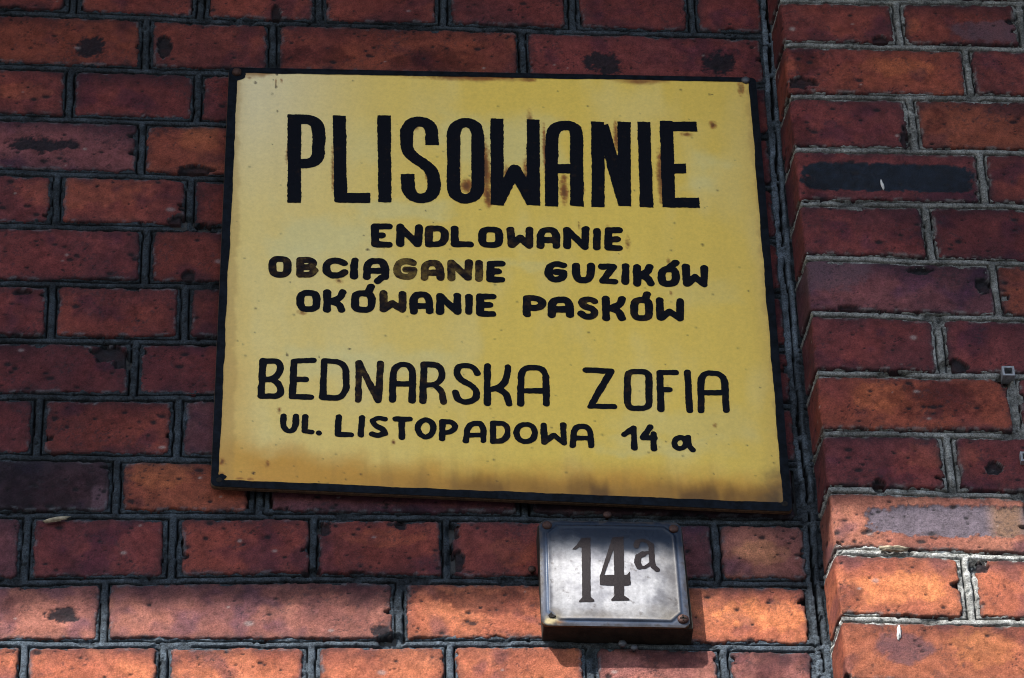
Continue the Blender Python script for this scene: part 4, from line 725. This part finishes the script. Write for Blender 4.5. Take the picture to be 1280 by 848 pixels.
# rounded plate corners: pull in the last rows
rc = np.clip(a+b-(70.5+64.2-5), 0, 9)
PX = PX-np.sign(U-.5)*rc*.5; PZ = PZ-np.sign(.5-V)*rc*.5
def plate_colour():
    nz = fbm(PX, PZ, 16, 81, 4)
    C = lerp(C3(.52, .52, .54), C3(.34, .34, .37), sm(-.3, .7, nz))
    C = C*(1+.14*fbm(PX*1.5, PZ*.12, 6, 82, 4)+.14*fbm(PX, PZ, 3, 83, 3))[..., None]
    C = lerp(C, C3(.10, .08, .07), sm(.55, .8, fbm(PX, PZ, 5, 89, 4))*.5)
    out = sm(-1.2, .6, lin)
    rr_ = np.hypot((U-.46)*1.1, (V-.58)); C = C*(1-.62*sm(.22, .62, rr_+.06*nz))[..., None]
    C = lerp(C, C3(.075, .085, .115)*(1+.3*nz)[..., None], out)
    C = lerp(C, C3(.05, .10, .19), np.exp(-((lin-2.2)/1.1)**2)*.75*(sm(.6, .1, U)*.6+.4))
    C = lerp(C, C3(.19, .15, .09), sm(26, 3, (1-V)*128+9*fbm(PX, PZ, 14, 84, 3))*.42*(1-out))
    C = lerp(C, C3(.16, .14, .12), sm(20, 2, (62-a)+8*fbm(PX, PZ, 10, 85, 3))*.30*(U > .5)*(1-out))
    C = lerp(C, C3(.010, .018, .034), sm(50, 17, V*128+8*fbm(PX, PZ, 18, 86, 3)-16*np.exp(-((U-.52)/.24)**2))*.97)     # near-black navy towards the top, reaching lowest at mid-width
    m = np.exp(-(((PX-26)/7)**2+((PZ+379)/4.5)**2))*(1+.8*fbm(PX, PZ, 4, 87, 2))
    C = lerp(C, C3(.50, .42, .24), np.clip(m*1.3, 0, 1)); C = lerp(C, C3(.20, .08, .03), np.clip(np.exp(-(((PX-33)/4)**2+((PZ+381)/2.5)**2)), 0, 1)*.8)
    edge = np.minimum(70.5-a, 64.2-b)
    C = lerp(C, C3(.05, .045, .045), sm(3.4, .2, edge+3.0*fbm(PX, PZ, 6, 88, 4))*.85)
    R = .34+.15*nz
    return np.concatenate([C, R[..., None]], -1)
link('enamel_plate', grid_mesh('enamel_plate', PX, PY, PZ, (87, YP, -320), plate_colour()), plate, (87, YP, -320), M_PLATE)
ringp = rounded_quad([[p[0]+(.6 if p[0] < 80 else -.6), p[1]+(-.6 if p[1] > -300 else .6)] for p in PLATE], 5)
prism('rim', ringp, YP+.4, YP+3.2, plate, M_RUSTEDGE, .3)
ringb = [[PLATE[0][0]-1.5, PLATE[0][1]-3], [PLATE[1][0]+1, PLATE[1][1]-3], [PLATE[2][0]+3.5, PLATE[2][1]+1], [PLATE[3][0]+2, PLATE[3][1]+1.5]]
prism('backing_block', rounded_quad(ringb, 2, 3), YP+3.3, 3, plate, M_WOOD, .4)
def digits(shape, li):
    xs = np.arange(10, 165, .7)
    allp = []
    if shape == '1': F0 = lambda X, Z: poly_sd(X, Z, D1); bb = D1
    elif shape == '4': F0 = lambda X, Z: np.maximum(poly_sd(X, Z, D4[0]), -poly_sd(X, Z, D4[1])); bb = D4[0]
    else:
        bb = [p for w, pl in DA for p in pl]
        def F0(X, Z):
            F = np.full(X.shape, 1e9)
            for w, pl in DA:
                for i in range(len(pl)-1): F = np.minimum(F, seg_sd(X, Z, pl[i], pl[i+1], w, 0, 0))
            return F
    x0 = min(p[0] for p in bb)-5; x1 = max(p[0] for p in bb)+5; z0 = min(p[1] for p in bb)-5; z1 = max(p[1] for p in bb)+5
    xs = np.arange(x0, x1, .6); zs = np.arange(z0, z1, .6); GX, GZ = np.meshgrid(xs, zs)
    F = F0(GX, GZ)+.25*fbm(GX, GZ, 3, li, 2)
    paint('figure', F, xs, zs, lambda x, z: dome(x, z)-.35, plate, M_DIGIT, False)
for i, s in enumerate('14a'): digits(s, 400+i)
def cross_screw(name, x, y, z, r, m, parent, slot=True):
    o = placed(name, lathe_mesh(name, [(r, 0), (r, .9), (r*.85, 1.9), (r*.5, 2.5), (r*.2, 2.6)], 20, .03, int(x)), parent, x, y, z, m)
    if slot:
        for w, h in ((r*1.1, r*.28), (r*.28, r*1.1)):
            me, c = box_mesh('slot', x-w/2, x+w/2, y-2.9, y-2.2+(.1 if w > h else 0), z-h/2, z+h/2)
            link('slot', me, o, c, M_HOLE)
sc4 = [uvp for uvp in ((.055, .05), (.945, .065), (.955, .925), (.075, .91))]
for i, (u, v) in enumerate(sc4):
    p = quadpt(PLATE, np.array(u), np.array(v)); yy = float(dome(p[0], p[1]))
    if i < 3: cross_screw('screw', float(p[0]), yy+.2, float(p[1]), 5.4 if i == 2 else 4.8, M_SCREW, plate, i == 2)
    else: placed('screw_hole', lathe_mesh('screw_hole', [(3.6, 0), (3.4, .6), (1.8, .2)], 16, .15, 5), plate, float(p[0]), yy-.1, float(p[1]), M_HOLE)

# ------------------------------------------------------------------ small things on the wall
def nail(x, y, z, r, m, label):
    o = lathe_mesh('nail', [(r*.35, -14), (r*.35, 0), (r, 0), (r, 1), (r*.8, 2), (r*.3, 2.6)], 16, .06, int(x))
    return tag(placed('nail', o, None, x, y, z, m), label, 'nail')
nail(MISC['nail_left'][0], -5, MISC['nail_left'][1], 4.0, M_SCREW, 'rusty nail head in the mortar just left of the number plate')
nail(MISC['nail_top'][0], -5, MISC['nail_top'][1], 4.2, M_SCREW, 'dark nail head between the yellow sign and the number plate')
nail(94, -7, -392, 4.0, M_GREYHEAD, 'left one of two dull grey nail heads under the number plate')
nail(105, -6, -396, 3.6, M_GREYHEAD, 'right one of two dull grey nail heads under the number plate')
def lump(name, x, y, z, rx, ry, rz, seed, m, rot=0, n=14):
    P = []; F = []; rnd = random.Random(seed); k = 8
    for j in range(k+1):
        th = math.pi*j/k
        for i in range(n):
            a = 2*math.pi*i/n; q = 1+rnd.uniform(-.4, .35)
            px = rx*math.sin(th)*math.cos(a)*q; pz = rz*math.cos(th)*q; py = ry*math.sin(th)*math.sin(a)*q
            P.append((px*math.cos(rot)-pz*math.sin(rot), py, px*math.sin(rot)+pz*math.cos(rot)))
    for j in range(k):
        for i in range(n): F.append((j*n+i, j*n+(i+1) % n, (j+1)*n+(i+1) % n, (j+1)*n+i))
    return placed(name, raw_mesh(name, P, F, (0, 0, 0)), None, x, y, z, m)
c = MISC['chip']
tag(lump('wood_splinter', c[0]+3, -3, c[1]-1, 12, 2.5, 2.2, 4, M_CHIP, .28, 9), 'pale splinter of wood stuck on the mortar joint at the lower left', 'splinter')
o = MISC['dr1']
d1 = lump('paint_drip', o[0], -DP-.6, o[1], 1.4, 1.0, 6.5, 5, M_WHITE, .12)
tag(d1, 'small white drip of paint on the black streaked pilaster brick', 'paint drip')
o = MISC['dr2']
tag(lump('paint_drip', o[0], -DP-.6, o[1], 2.2, 1.2, 8, 6, M_WHITE, -.1), 'white drip of paint on the sunlit orange brick at the lower right', 'paint drip')
o = MISC['flake']
tag(lump('mortar_flake', o[0], -DP-2, o[1], 14, 3, 3.2, 7, M_CHIP, 0), 'pale mortar flake in the sunlit joint under the grey streaked brick', 'mortar flake')
def square_tube(x, z, s, label):
    P = []; F = []
    for y, a in ((6, s), (-7, s), (-7, s-2.2), (4, s-2.2)):
        for dx, dz in ((-1, -1), (1, -1), (1, 1), (-1, 1)): P.append((dx*a, y, dz*a))
    for k in range(3):
        for i in range(4): F.append((k*4+i, k*4+(i+1) % 4, k*4+4+(i+1) % 4, k*4+4+i))
    F.append((12, 13, 14, 15))
    me = raw_mesh('square_tube', P, F, (0, 0, 0), smooth=False); me.materials.append(M_ZINC)
    o = bpy.data.objects.new('square_tube', me); col.objects.link(o); o.location = (x/1000, -DP/1000, z/1000+ZO)
    me.materials.append(M_HOLE); me.polygons[-1].material_index = 1
    tag(o, label, 'metal tube')
square_tube(MISC['hook1'][0], MISC['hook1'][1], 6.2, 'small grey square tube end set in the pilaster mortar at the right edge')
square_tube(MISC['hook2'][0]+3, MISC['hook2'][1], 6.0, 'lower grey square tube end cut off by the right edge of the picture')
